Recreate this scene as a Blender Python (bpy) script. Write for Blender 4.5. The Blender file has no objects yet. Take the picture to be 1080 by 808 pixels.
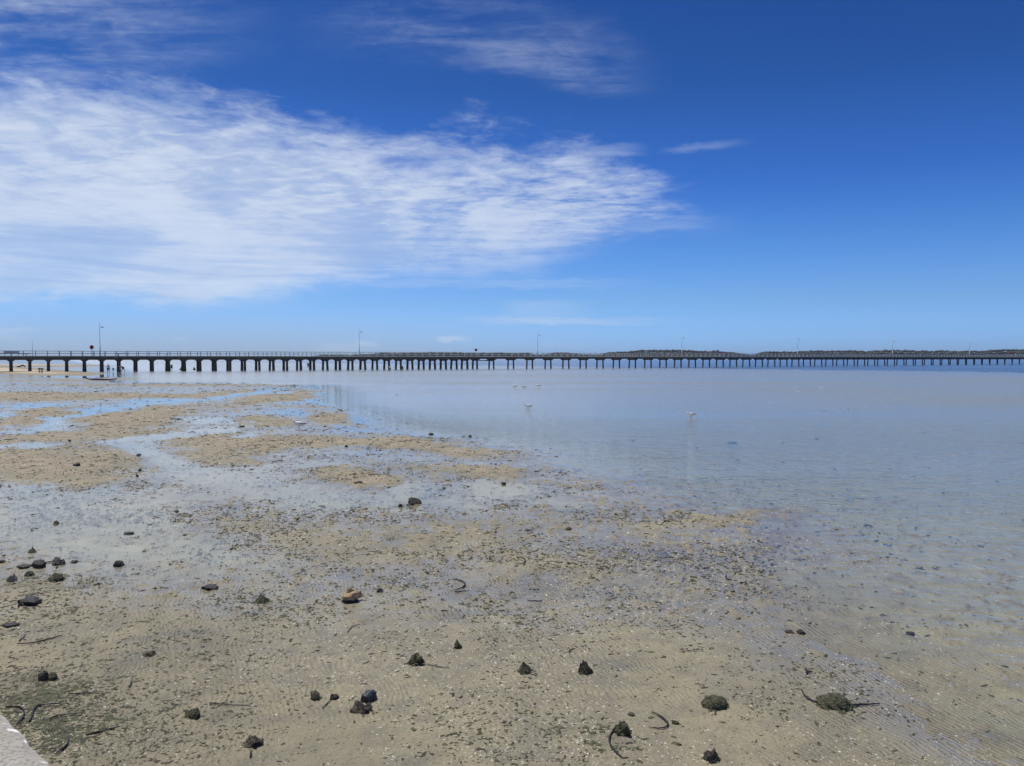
import bpy, bmesh, math, random
import numpy as np
from mathutils import Vector, Matrix

random.seed(7)
RNG = np.random.default_rng(11)
R = math.radians
sc = bpy.context.scene
COL = sc.collection

# ------------------------------------------------------------------ camera
EYE = 2.6
F = 810.0                      # focal length in pixels of a 1080 px wide picture
PITCH = math.atan((404 - 377.4) / F)
cd = bpy.data.cameras.new('camera')
cam = bpy.data.objects.new('camera', cd)
COL.objects.link(cam)
cam.location = (0, 0, EYE)
cam.rotation_euler = (math.pi / 2 - PITCH, 0, 0)
cd.sensor_width = 36
cd.lens = 36 * F / 1080
cd.clip_start = 0.05
cd.clip_end = 30000
sc.camera = cam

# ------------------------------------------------------------------ sun + view
SUN_AZ, SUN_EL = R(-42), R(64)
SUN_DIR = Vector((math.sin(SUN_AZ) * math.cos(SUN_EL), math.cos(SUN_AZ) * math.cos(SUN_EL), math.sin(SUN_EL)))
sl = bpy.data.lights.new('sun', 'SUN')
sl.energy = 3.6
sl.angle = R(0.5)
sl.color = (1.0, 0.95, 0.87)
sun = bpy.data.objects.new('sun', sl)
sun.rotation_euler = (-SUN_DIR).to_track_quat('-Z', 'Y').to_euler()
sun.location = (-20, 40, 60)
COL.objects.link(sun)
sc.view_settings.view_transform = 'Standard'
sc.view_settings.look = 'None'
sc.view_settings.gamma = 1
sc.view_settings.exposure = 0
sc.view_settings.use_curve_mapping = False


# ------------------------------------------------------------------ node helper
class NT:
    def __init__(self, tree):
        self.t = tree
        self.n = tree.nodes
        self.l = tree.links

    def node(self, typ, ins=None, **props):
        nd = self.n.new(typ)
        for k, v in props.items():
            setattr(nd, k, v)
        if ins:
            for k, v in ins.items():
                self.put(nd.inputs[k], v)
        return nd

    def put(self, sock, v):
        if isinstance(v, bpy.types.NodeSocket):
            self.l.new(v, sock)
        else:
            sock.default_value = v

    def m(self, op, a, b=0.0, c=0.0, clamp=False):
        nd = self.n.new('ShaderNodeMath')
        nd.operation = op
        nd.use_clamp = clamp
        for i, v in enumerate((a, b, c)):
            self.put(nd.inputs[i], v)
        return nd.outputs[0]

    def smooth(self, v, a, b, lo=0.0, hi=1.0):
        nd = self.n.new('ShaderNodeMapRange')
        nd.interpolation_type = 'SMOOTHSTEP'
        for i, x in enumerate((v, a, b, lo, hi)):
            self.put(nd.inputs[i], x)
        return nd.outputs[0]

    def lin(self, v, a, b, lo=0.0, hi=1.0):
        nd = self.n.new('ShaderNodeMapRange')
        for i, x in enumerate((v, a, b, lo, hi)):
            self.put(nd.inputs[i], x)
        return nd.outputs[0]

    def mix(self, f, a, b, blend='MIX'):
        nd = self.n.new('ShaderNodeMix')
        nd.data_type = 'RGBA'
        nd.blend_type = blend
        self.put(nd.inputs[0], f)
        self.put(nd.inputs[6], a if not isinstance(a, tuple) else (a + (1,))[:4])
        self.put(nd.inputs[7], b if not isinstance(b, tuple) else (b + (1,))[:4])
        return nd.outputs[2]

    def noise(self, vec, scale, detail=3, rough=0.5, dist=0.0):
        nd = self.n.new('ShaderNodeTexNoise')
        self.put(nd.inputs['Vector'], vec)
        nd.inputs['Scale'].default_value = scale
        nd.inputs['Detail'].default_value = detail
        nd.inputs['Roughness'].default_value = rough
        nd.inputs['Distortion'].default_value = dist
        return nd.outputs['Fac']

    def scale(self, vec, s, rot=0.0):
        nd = self.n.new('ShaderNodeMapping')
        self.put(nd.inputs[0], vec)
        nd.inputs['Scale'].default_value = s
        nd.inputs['Rotation'].default_value = (0, 0, rot)
        return nd.outputs[0]

    def ramp(self, v, pts, interp='LINEAR'):
        nd = self.n.new('ShaderNodeValToRGB')
        cr = nd.color_ramp
        cr.interpolation = interp
        while len(cr.elements) < len(pts):
            cr.elements.new(0.5)
        for e, (p, c) in zip(cr.elements, pts):
            e.position = p
            e.color = (c, c, c, 1) if not isinstance(c, tuple) else (c + (1,))[:4]
        self.put(nd.inputs[0], v)
        return nd.outputs[0]


# ------------------------------------------------------------------ world: sky + thin clouds at infinity
w = bpy.data.worlds.new("World")
sc.world = w
w.use_nodes = True
T = NT(w.node_tree)
T.n.clear()
out = T.node('ShaderNodeOutputWorld')
bg = T.node('ShaderNodeBackground')
T.l.new(bg.outputs[0], out.inputs[0])
sky = T.node('ShaderNodeTexSky', sky_type='NISHITA')
sky.sun_disc = False
sky.sun_elevation = SUN_EL
sky.sun_rotation = SUN_AZ
sky.air_density = 1.0
sky.dust_density = 0.6
sky.ozone_density = 1.6
SKY_STRENGTH = 0.1
bg.inputs[1].default_value = SKY_STRENGTH
tc = T.node('ShaderNodeTexCoord')
DIR = tc.outputs['Generated']
sep = T.node('ShaderNodeSeparateXYZ', {0: DIR})
dx, dy, dz = sep.outputs
el = T.m('MULTIPLY', T.m('ARCSINE', dz), 57.29578)            # degrees
az = T.m('MULTIPLY', T.m('ARCTAN2', dx, dy), 57.29578)


def px_dir(u, v):
    x, y = (u - 540) / F, (404 - v) / F
    d = Vector((x, math.cos(PITCH) + y * math.sin(PITCH), -math.sin(PITCH) + y * math.cos(PITCH))).normalized()
    return math.degrees(math.atan2(d.x, d.y)), math.degrees(math.asin(d.z))


# the camera's rendering of the clear sky: deeper and bluer overhead (air tint by elevation)
SKY_TINT = [(0.0, (1, 1, 1)), (1.0, (1, 1, 1))]
SKY_TINT = [(0, (0.42, 0.77, 1.70)), (0.027, (0.395, 0.735, 1.62)), (0.09, (0.355, 0.62, 1.15)), (0.184, (0.24, 0.50, 1.0)), (0.276, (0.145, 0.365, 0.86)),
            (0.42, (0.10, 0.27, 0.62)), (0.544, (0.08, 0.231, 0.559)), (1.0, (0.08, 0.2, 0.5))]
SKY_TINT = [(p_, tuple(1.14 * c_ for c_ in t_)) for p_, t_ in SKY_TINT]
tint = T.ramp(T.m('DIVIDE', el, 45.0), SKY_TINT)
skycol = T.mix(1.0, sky.outputs[0], tint, 'MULTIPLY')

# cloud textures on a flat layer high above (foreshortened toward the horizon)
den = T.m('ADD', T.m('MAXIMUM', dz, 0.0), 0.06)
comb = T.node('ShaderNodeCombineXYZ', {0: T.m('DIVIDE', dx, den), 1: T.m('DIVIDE', dy, den), 2: 0.0})
P = comb.outputs[0]
n_big = T.noise(T.scale(P, (1, 1.0, 1), R(12)), 1.3, 5, 0.55, 0.4)
n_mid = T.noise(T.scale(P, (1, 1.35, 1), R(18)), 5.5, 6, 0.6, 0.5)
n_fine = T.noise(T.scale(P, (1, 1.6, 1), R(25)), 17, 5, 0.62, 0.6)
n_str = T.noise(T.scale(P, (0.5, 2.6, 1), R(-6)), 3.5, 6, 0.6, 0.8)
AE = T.node('ShaderNodeCombineXYZ', {0: az, 1: el, 2: 0.0}).outputs[0]
e_jit = T.m('MULTIPLY', T.m('SUBTRACT', T.noise(T.scale(AE, (0.09, 0.30, 1)), 1.0, 6, 0.62, 0.3), 0.5), 9.0)
e_fine = T.m('MULTIPLY', T.m('SUBTRACT', T.noise(T.scale(AE, (0.5, 1.6, 1)), 1.0, 5, 0.65, 0.5), 0.5), 5.0)
elj = T.m('ADD', T.m('ADD', el, e_jit), T.m('MULTIPLY', e_fine, 0.7))


def curve_az(pts):
    """elevation in degrees as a function of azimuth, from picture points"""
    ae = [px_dir(*p) for p in pts]
    t = T.lin(az, -60, 60)
    return T.m('MULTIPLY', T.ramp(t, [((a + 60) / 120, e / 45) for a, e in ae]), 45.0)


def band(e, lo, hi, s_lo, s_hi):
    a = T.smooth(T.m('SUBTRACT', e, lo), -s_lo, s_lo)
    b = T.smooth(T.m('SUBTRACT', e, hi), -s_hi, s_hi, 1.0, 0.0)
    return T.m('MULTIPLY', a, b)


# main bank
up = curve_az([(-300, 60), (0, 88), (150, 108), (280, 140), (400, 162), (520, 165), (600, 168), (660, 190), (720, 226), (790, 240)])
lo = curve_az([(-300, 330), (0, 324), (230, 326), (300, 318), (420, 302), (560, 292), (640, 262), (720, 242), (790, 243)])
bank = band(elj, lo, up, 2.0, 2.4)
# keep the flat underside crisp
bank = T.m('MULTIPLY', bank, T.smooth(T.m('SUBTRACT', T.m('ADD', el, T.m('MULTIPLY', e_jit, 0.12)), lo), T.smooth(az, -30, 0, -0.4, -1.6), T.smooth(az, -30, 0, 0.7, 3.2)))
bank = T.m('MULTIPLY', bank, T.smooth(az, px_dir(730, 235)[0], px_dir(800, 235)[0], 1.0, 0.0))
fade_r = T.smooth(az, px_dir(270, 220)[0], px_dir(760, 235)[0], 1.0, 0.0)
n_soft = T.noise(T.scale(AE, (0.085, 0.20, 1), R(8)), 1.0, 5, 0.55, 0.5)
n_bar = T.noise(T.scale(AE, (0.07, 1.15, 1), R(-1.5)), 1.0, 6, 0.62, 0.9)
low_w = T.smooth(el, 5.0, 13.0, 1.0, 0.0)
tex = T.m('ADD', T.m('ADD', T.m('MULTIPLY', n_soft, 1.05), T.m('MULTIPLY', T.mix(low_w, n_mid, n_bar), T.lin(fade_r, 0, 1, 0.75, 0.5))), T.m('MULTIPLY', n_fine, T.lin(fade_r, 0, 1, 0.46, 0.24)))  # ~0.87 mean
thr = T.lin(fade_r, 0, 1, 0.84, 0.52)
cl = T.m('MULTIPLY', T.smooth(T.m('SUBTRACT', tex, thr), -0.05, 0.42), bank)
a1 = T.m('MULTIPLY', cl, T.lin(fade_r, 0, 1, 0.74, 0.88))
# veil under the bank texture
a1 = T.m('MAXIMUM', a1, T.m('MULTIPLY', bank, T.lin(fade_r, 0, 1, 0.0, 0.80)))
a1 = T.m('MULTIPLY', a1, T.smooth(el, 3.0, 12.0, 0.82, 1.0))

# streaks of the upper left and the long wisp at the top
up2 = curve_az([(-300, -200), (0, -60), (200, -40), (330, -40), (480, -8), (560, 10), (650, 42), (700, 70), (760, 76)])
lo2 = curve_az([(-300, 90), (0, 80), (120, 92), (260, 60), (360, 45), (470, 56), (580, 84), (660, 90), (710, 80), (760, 78)])
b2 = band(T.m('ADD', el, T.m('MULTIPLY', e_jit, 0.7)), lo2, up2, 1.4, 2.0)
t2 = T.smooth(T.m('ADD', T.m('ADD', T.m('MULTIPLY', n_soft, 0.5), T.m('MULTIPLY', n_str, 0.4)), T.m('MULTIPLY', n_fine, 0.2)), 0.40, 0.78)
left2 = T.smooth(az, px_dir(0, 40)[0], px_dir(330, 40)[0], 0.55, 0.0)
hump = T.m('MULTIPLY', T.smooth(az, px_dir(290, 30)[0], px_dir(430, 30)[0]), T.smooth(az, px_dir(600, 60)[0], px_dir(720, 80)[0], 1.0, 0.0))
a2 = T.m('MULTIPLY', T.m('MULTIPLY', b2, t2), T.m('ADD', T.m('MULTIPLY', left2, 1.1), T.m('MULTIPLY', hump, 0.34)))


def streak(u0, u1, v, half, strength, soft=0.35, tilt=0.0, tail=0.5):
    a0, e0 = px_dir(u0, v)
    a1_, _ = px_dir(u1, v)
    mid = T.m('ADD', e0, T.m('MULTIPLY', T.m('SUBTRACT', az, a0), tilt))
    d = T.m('ABSOLUTE', T.m('SUBTRACT', T.m('ADD', el, T.m('MULTIPLY', e_fine, 0.16)), mid))
    vv = T.smooth(d, half * soft, half, 1.0, 0.0)
    hz = T.m('MULTIPLY', T.smooth(az, a0, a0 + (a1_ - a0) * 0.3), T.smooth(az, a0 + (a1_ - a0) * tail, a1_, 1.0, 0.0))
    tx = T.smooth(n_str, 0.25, 0.6, 0.45, 1.0)
    return T.m('MULTIPLY', T.m('MULTIPLY', vv, hz), T.m('MULTIPLY', tx, strength))


st = [streak(690, 800, 160, 0.38, 0.2, soft=0.0, tilt=0.04), streak(840 - 240, 690, 160, 0.6, 0.3),
      streak(470, 735, 337, 0.42, 0.42, tilt=-0.012), streak(520, 640, 326, 0.9, 0.2),
      streak(455, 502, 357.5, 0.27, 0.42), streak(-60, 60, 347, 0.3, 0.34), streak(-60, 45, 355, 0.3, 0.2),
      streak(370, 405, 363, 0.3, 0.3), streak(180, 200, 358, 0.15, 0.25), streak(320, 400, 366, 0.45, 0.22),
      streak(560, 640, 364, 0.25, 0.16), streak(300, 720, 296, 0.5, 0.25), streak(620, 780, 238, 0.7, 0.26)]
a = T.m('MAXIMUM', a1, a2)
for s_ in st:
    a = T.m('MAXIMUM', a, s_)
# thin veil just above the horizon on the left
veil = T.m('MULTIPLY', T.smooth(el, 0.0, 4.5, 1.0, 0.0), T.smooth(az, -22, 14, 0.75, 0.0))
# other high cloud behind the viewer, so that the light is not that of an empty sky
behind = T.m('MULTIPLY', T.smooth(dy, -0.5, -0.1, 1.0, 0.0), T.smooth(n_mid, 0.45, 0.7, 0.0, 0.6))
a = T.m('MAXIMUM', a, behind, clamp=True)
k = 1 / SKY_STRENGTH
cw = T.smooth(T.m('ADD', T.m('MULTIPLY', n_soft, 0.55), T.m('MULTIPLY', T.mix(low_w, n_mid, n_bar), 0.45)), 0.36, 0.62)
ccol = T.mix(cw, (0.43 * k, 0.55 * k, 0.77 * k), (0.69 * k, 0.77 * k, 0.89 * k))
skycol = T.mix(veil, skycol, (0.36 * k, 0.47 * k, 0.62 * k))
fin = T.mix(a, skycol, ccol)
T.l.new(fin, bg.inputs[0])


# ------------------------------------------------------------------ geometry helpers
def tag(o, label=None, cat=None, group=None, kind=None):
    if label: o['label'] = label
    if cat: o['category'] = cat
    if group: o['group'] = group
    if kind: o['kind'] = kind
    return o


def empty(name, loc=(0, 0, 0), rz=0.0):
    o = bpy.data.objects.new(name, None)
    COL.objects.link(o)
    o.location = loc
    o.rotation_euler = (0, 0, rz)
    o.empty_display_size = 0.2
    return o


def link_mesh(name, me, mat, parent=None, smooth=False):
    o = bpy.data.objects.new(name, me)
    COL.objects.link(o)
    if mat and not me.materials:
        me.materials.append(mat)
    if smooth:
        me.polygons.foreach_set('use_smooth', [True] * len(me.polygons))
    if parent:
        o.parent = parent
    return o


class MB:
    def __init__(self):
        self.v = []
        self.f = []

    def box(self, c, s, rz=0.0, ry=0.0):
        m = Matrix.Rotation(rz, 3, 'Z') @ Matrix.Rotation(ry, 3, 'Y')
        b = len(self.v)
        for z in (-.5, .5):
            for x, y in ((-.5, -.5), (.5, -.5), (.5, .5), (-.5, .5)):
                self.v.append(tuple(m @ Vector((x * s[0], y * s[1], z * s[2])) + Vector(c)))
        for q in ((3, 2, 1, 0), (4, 5, 6, 7), (0, 1, 5, 4), (1, 2, 6, 5), (2, 3, 7, 6), (3, 0, 4, 7)):
            self.f.append(tuple(b + i for i in q))
        return self

    def tube(self, pts, rad, n=8, squash=1.0, caps=True):
        pts = [Vector(p) for p in pts]
        rings = []
        for i, p in enumerate(pts):
            d = (pts[min(i + 1, len(pts) - 1)] - pts[max(i - 1, 0)]).normalized()
            upv = Vector((0, 0, 1)) if abs(d.z) < 0.9 else Vector((1, 0, 0))
            sx = d.cross(upv).normalized()
            sy = sx.cross(d).normalized()
            r = rad[i] if isinstance(rad, (list, tuple)) else rad
            ring = []
            for k_ in range(n):
                a_ = 2 * math.pi * k_ / n
                ring.append(len(self.v))
                self.v.append(tuple(p + sx * (math.cos(a_) * r) + sy * (math.sin(a_) * r * squash)))
            rings.append(ring)
        for a_, b_ in zip(rings, rings[1:]):
            for k_ in range(n):
                self.f.append((a_[k_], a_[(k_ + 1) % n], b_[(k_ + 1) % n], b_[k_]))
        if caps:
            self.f.append(tuple(reversed(rings[0])))
            self.f.append(tuple(rings[-1]))
        return self

    def prism(self, prof, axis_a, axis_b, base, thick_vec):
        b = len(self.v)
        n = len(prof)
        A, B, C0, Tv = Vector(axis_a), Vector(axis_b), Vector(base), Vector(thick_vec)
        for x, y in prof:
            self.v.append(tuple(C0 + A * x + B * y))
        for x, y in prof:
            self.v.append(tuple(C0 + A * x + B * y + Tv))
        self.f.append(tuple(b + i for i in reversed(range(n))))
        self.f.append(tuple(b + n + i for i in range(n)))
        for i in range(n):
            j = (i + 1) % n
            self.f.append((b + i, b + j, b + n + j, b + n + i))
        return self

    def mesh(self, name):
        me = bpy.data.meshes.new(name)
        me.from_pydata(self.v, [], self.f)
        me.update()
        return me

    def build(self, name, mat, parent=None, smooth=False):
        return link_mesh(name, self.mesh(name), mat, parent, smooth)


def smooth_path(pts, k_=6):
    pts = [Vector(p) for p in pts]
    res = []
    for i in range(len(pts) - 1):
        p0, p1, p2, p3 = pts[max(i - 1, 0)], pts[i], pts[i + 1], pts[min(i + 2, len(pts) - 1)]
        for j in range(k_):
            t = j / k_
            res.append(0.5 * ((2 * p1) + (p2 - p0) * t + (2 * p0 - 5 * p1 + 4 * p2 - p3) * t * t + (3 * p1 - p0 - 3 * p2 + p3) * t ** 3))
    res.append(pts[-1])
    return res


# ------------------------------------------------------------------ materials
def new_mat(name):
    m = bpy.data.materials.new(name)
    m.use_nodes = True
    t = NT(m.node_tree)
    bs = t.n['Principled BSDF']
    return m, t, bs


def simple(name, c1, c2=None, scale=8.0, rough=0.7, bump=0.0, bscale=30.0, c3=None, obj=True, spec=0.5):
    m, t, bs = new_mat(name)
    tcn = t.node('ShaderNodeTexCoord')
    co = tcn.outputs['Object']
    if c2 is None:
        c2 = tuple(x * 0.7 for x in c1)
    n = t.noise(co, scale, 5, 0.6)
    col = t.mix(t.smooth(n, 0.35, 0.65), c1, c2)
    if c3:
        n3 = t.noise(co, scale * 2.7, 4, 0.6)
        col = t.mix(t.smooth(n3, 0.55, 0.65), col, c3)
    t.put(bs.inputs['Base Color'], col)
    bs.inputs['Roughness'].default_value = rough
    bs.inputs['Specular IOR Level'].default_value = spec
    if bump:
        b = t.node('ShaderNodeBump', {'Height': t.noise(co, bscale, 4, 0.6), 'Strength': 1.0, 'Distance': bump})
        t.l.new(b.outputs[0], bs.inputs['Normal'])
    return m


M = {}
M['timber'] = simple('dark_timber', (0.055, 0.052, 0.048), (0.095, 0.085, 0.075), 1.5, 0.85, 0.01, 12)
M['pile'] = simple('wet_pile_timber', (0.035, 0.033, 0.032), (0.07, 0.062, 0.055), 2.0, 0.7, 0.01, 14)
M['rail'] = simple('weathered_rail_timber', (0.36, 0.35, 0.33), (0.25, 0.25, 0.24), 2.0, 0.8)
M['sunlitrail'] = simple('sunlit_rail_timber', (0.66, 0.66, 0.62), (0.5, 0.5, 0.48), 2.0, 0.8)  # paler copy of the rail timber, sunlight on the far half put into its colour
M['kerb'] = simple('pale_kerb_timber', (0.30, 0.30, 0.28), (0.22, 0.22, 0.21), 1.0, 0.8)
M['galv'] = simple('galvanised_steel', (0.62, 0.64, 0.65), (0.55, 0.57, 0.58), 3, 0.45)
M['white'] = simple('white_paint', (0.78, 0.78, 0.76), (0.68, 0.69, 0.68), 4, 0.5)
M['red'] = simple('red_paint', (0.42, 0.02, 0.02), (0.33, 0.015, 0.02), 4, 0.5)
M['darkred'] = simple('dark_sign_face', (0.04, 0.012, 0.012), (0.03, 0.01, 0.01), 4, 0.5)
M['black'] = simple('black_rock', (0.018, 0.019, 0.022), (0.035, 0.034, 0.030), 14, 0.62, 0.014, 50)
M['slate'] = simple('blue_grey_rock', (0.045, 0.058, 0.068), (0.025, 0.03, 0.036), 12, 0.5, 0.008, 50)
M['green'] = simple('weedy_rock', (0.095, 0.095, 0.045), (0.04, 0.04, 0.024), 22, 0.8, 0.008, 60, (0.17, 0.16, 0.075))
M['brown'] = simple('brown_rock', (0.10, 0.078, 0.055), (0.04, 0.033, 0.025), 26, 0.8, 0.01, 60, (0.20, 0.165, 0.12))
M['tan'] = simple('tan_sponge', (0.50, 0.37, 0.20), (0.34, 0.24, 0.13), 25, 0.85, 0.01, 70, (0.62, 0.50, 0.32))
M['pale'] = simple('pale_stone', (0.42, 0.40, 0.34), (0.22, 0.2, 0.16), 18, 0.7, 0.006, 50)
M['kelp'] = simple('kelp_stalk', (0.016, 0.014, 0.016), (0.03, 0.022, 0.018), 20, 0.35)
M['weed'] = simple('seaweed', (0.038, 0.036, 0.022), (0.075, 0.066, 0.04), 9, 0.7, 0.004, 60, (0.035, 0.03, 0.02))
M['algae'] = simple('green_algae', (0.085, 0.095, 0.03), (0.045, 0.05, 0.02), 14, 0.7, 0.004, 60)
M['shell'] = simple('pale_shell', (0.74, 0.70, 0.60), (0.55, 0.48, 0.36), 3, 0.5)
M['hull'] = simple('purple_blue_plastic', (0.05, 0.045, 0.19), (0.04, 0.04, 0.15), 2, 0.35)
M['hulltop'] = simple('pink_grey_plastic', (0.30, 0.25, 0.30), (0.24, 0.21, 0.28), 2, 0.4)
M['skin'] = simple('skin', (0.42, 0.24, 0.16), (0.37, 0.21, 0.14), 6, 0.6)
M['hair'] = simple('dark_hair', (0.03, 0.022, 0.018), (0.02, 0.015, 0.012), 20, 0.6)
M['navy'] = simple('navy_cloth', (0.02, 0.025, 0.05), (0.015, 0.018, 0.035), 10, 0.85)
M['blackcloth'] = simple('black_cloth', (0.012, 0.012, 0.015), (0.02, 0.02, 0.022), 10, 0.85)
M['maroon'] = simple('rust_red_cloth', (0.30, 0.06, 0.04), (0.22, 0.05, 0.035), 10, 0.85)
M['gullw'] = simple('white_feathers', (0.92, 0.92, 0.9), (0.88, 0.88, 0.87), 20, 0.7)
M['gullg'] = simple('grey_feathers', (0.42, 0.43, 0.45), (0.22, 0.22, 0.23), 25, 0.75)
M['beak'] = simple('orange_bill', (0.6, 0.18, 0.04), (0.5, 0.12, 0.03), 30, 0.5)
M['dull'] = simple('dull_paint', (0.30, 0.32, 0.33), (0.22, 0.24, 0.25), 2, 0.7)


# ------------------------------------------------------------------ numpy noise
def vnoise(x, y, seed=0):
    xi, yi = np.floor(x).astype(np.int64), np.floor(y).astype(np.int64)
    fx, fy = x - xi, y - yi
    fx = fx * fx * fx * (fx * (fx * 6 - 15) + 10)
    fy = fy * fy * fy * (fy * (fy * 6 - 15) + 10)

    def h(a_, b_):
        n = (a_ * 374761393 + b_ * 668265263 + seed * 974634777) & 0xFFFFFFFF
        n = ((n ^ (n >> 13)) * 1274126177) & 0xFFFFFFFF
        n = (n ^ (n >> 16)) & 0xFFFFFFFF
        return n / 4294967295.0
    a0, a1_, a2_, a3 = h(xi, yi), h(xi + 1, yi), h(xi, yi + 1), h(xi + 1, yi + 1)
    return (a0 * (1 - fx) + a1_ * fx) * (1 - fy) + (a2_ * (1 - fx) + a3 * fx) * fy - 0.5


def fbm(x, y, scale, oct_=4, seed=0, gain=0.5):
    s, amp, tot = 0, 1.0, 0.0
    c, sn = math.cos(0.6), math.sin(0.6)
    for i in range(oct_):
        s = s + vnoise(x * scale + 13.7 * i, y * scale - 7.3 * i, seed + i) * amp
        tot += amp
        amp *= gain
        scale *= 2.03
        x, y = x * c - y * sn, x * sn + y * c
    return s / tot * 2        # about -1..1


def sstep(v, a_, b_):
    t = np.clip((v - a_) / (b_ - a_), 0, 1)
    return t * t * (3 - 2 * t)


CP, SP = math.cos(PITCH), math.sin(PITCH)


def to_px(X, Y, z=0.0):
    dep = Y * CP + (EYE - z) * SP
    return 540 + F * X / dep, 404 + F * ((EYE - z) * CP - Y * SP) / dep


def ground(u, v, z=0.0):
    """where on the level z a line of sight of the survey picture lands"""
    x, y = (u - 540) / F, (v - 404) / F
    d = (x, CP - y * SP, -(SP + y * CP))
    t = (z - EYE) / d[2]
    return x * t, d[1] * t


# ------------------------------------------------------------------ tidal flat: height field
SHORE = np.array([(378, 60), (384, 85), (387, 100), (390, 122), (395, 118), (402, 112), (404.6, 140), (406, 325), (415, 332), (425, 322), (432, 350),
                  (440, 366), (447, 376), (452, 396), (458, 412), (463, 470), (470, 530), (478, 556), (490, 566), (500, 596), (515, 640),
                  (530, 700), (545, 790), (560, 790), (600, 790), (660, 830), (720, 890), (808, 960), (1400, 2200)], float)
# bars (+cm) and pools (-cm): centre, half sizes, tilt (picture degrees, clockwise positive), height
FEAT = [
    # dry / shelly bars
    (70, 418, 130, 3.4, 0, 4.0), (15, 422, 40, 2.5, 0, 1.5), (35, 440, 52, 5.5, -11, 3.6), (120, 427, 45, 2.0, 0, 0.9),
    (140, 444, 46, 13, -6, 3.8), (138, 437, 16, 3, 0, 1.8), (45, 462, 80, 5.0, -1, 3.4), (40, 492, 60, 18, 4, 3.6), (110, 483, 42, 13, 8, 2.2),
    (95, 505, 36, 10, 0, 1.6), (238, 468, 52, 8, 2, 3.4), (225, 482, 40, 8, 3, 2.2), (330, 465, 80, 5.5, 2, 3.0), (430, 468, 55, 6, 4, 2.8), (500, 478, 40, 4, 3, 2.0),
    (378, 504, 36, 7.5, 3, 3.4), (345, 508, 30, 4, 0, 1.0), (508, 497, 36, 9, 4, 2.8), (450, 492, 50, 5, 2, 1.4), (291, 420, 44, 4.0, -10, 3.2), (232, 415, 36, 2.2, -7, 2.4),
    (345, 441, 28, 7, 6, 3.0), (280, 446, 26, 5, -3, 2.4), (312, 428, 26, 1.1, 0, 1.7), (420, 433, 24, 0.7, 0, 1.0), (205, 432, 40, 5, -2, 1.2), (205, 448, 16, 1.5, 0, 0.9),
    (570, 482, 25, 3, 0, 1.6), (588, 512, 40, 4, 4, 1.6), (640, 530, 30, 2.5, 2, 0.8),
    (765, 547, 48, 6.0, -9, 2.1), (700, 560, 48, 5, -4, 1.5), (640, 595, 90, 14, 0, 1.2), (600, 550, 70, 10, 0, 0.9),
    # shelly rough ground across the middle
    (240, 552, 60, 9, 0, 1.3), (400, 575, 110, 16, 0, 1.6), (480, 560, 80, 12, 0, 1.1), (290, 560, 80, 8, 0, 1.0), (320, 600, 70, 9, 0, 0.6), (560, 590, 80, 16, 0, 1.2),
    (40, 600, 30, 10, 0, 0.7), (30, 625, 50, 12, 0, 0.9), (110, 618, 60, 9, 0, 0.5),
    # beach on the far left
    (-40, 388.5, 115, 2.8, 3, 24), (-60, 383.5, 150, 1.6, 0, 40), (60, 385.7, 70, 0.9, 0, 10), (30, 398, 60, 0.9, 0, 1.5), (55, 401.5, 80, 0.9, 0, 3.0), (130, 399, 34, 0.5, 0, 4.0), (120, 406.5, 90, 1.6, 0, 1.6), (250, 406.4, 90, 0.8, 0, 2.0),
    # pools and runnels
    (85, 396.5, 40, 1.8, 0, -5), (60, 428, 80, 2.2, -1, -2.2), (10, 438.5, 30, 2.0, 0, -2.4), (18, 453, 34, 2.6, -5, -3.0),
    (55, 446, 30, 3.2, -14, -4.0), (84, 438.5, 24, 3.8, -14, -6.0), (120, 430.5, 34, 2.4, -9, -4.2), (170, 424, 40, 2.4, -7, -4.0), (228, 418.5, 40, 2.2, -7, -4.2),
    (282, 412, 50, 1.9, -5, -4.0), (30, 469.5, 42, 4.2, -7, -5.5), (85, 465.2, 30, 1.5, -3, -2.4), (165, 462, 44, 5.0, -9, -5.0), (222, 443, 34, 2.8, 0, -3.0), (215, 457, 34, 4.2, -3, -4.0),
    (150, 476, 24, 8, 20, -2.6), (185, 490, 34, 9, 20, -2.4), (30, 530, 70, 15, 0, -2.4), (120, 532, 90, 22, 0, -2.2), (90, 562, 130, 22, 0, -1.7), (60, 595, 110, 14, 0, -0.9), (150, 612, 90, 12, 0, -0.9), (220, 500, 60, 8, 0, -1.9),
    (280, 512, 66, 10, 2, -2.2), (330, 524, 74, 9, 0, -1.9), (320, 490, 50, 4.0, 0, -1.3), (385, 478, 45, 3.6, 0, -1.2), (480, 487, 60, 2.4, 3, -1.0), (480, 525, 66, 15, 3, -2.6), (420, 522, 40, 9, 0, -1.6),
    (550, 525, 60, 14, 0, -1.4), (300, 435, 26, 3.0, 0, -1.8), (362, 452, 34, 2.6, 0, -1.2), (220, 587, 70, 14, 0, -1.6), (290, 600, 70, 12, 0, -1.4), (140, 590, 80, 10, 0, -0.8), (255, 630, 45, 9, 0, -0.8),
    (250, 648, 40, 6, 0, -0.8), (360, 560, 40, 3, 0, -0.8), (430, 545, 60, 3, 0, -0.6),
    (665, 585, 60, 9, 0, -1.2), (650, 620, 80, 12, 0, -0.8), (560, 560, 50, 6, 0, -0.7),
]


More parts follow.
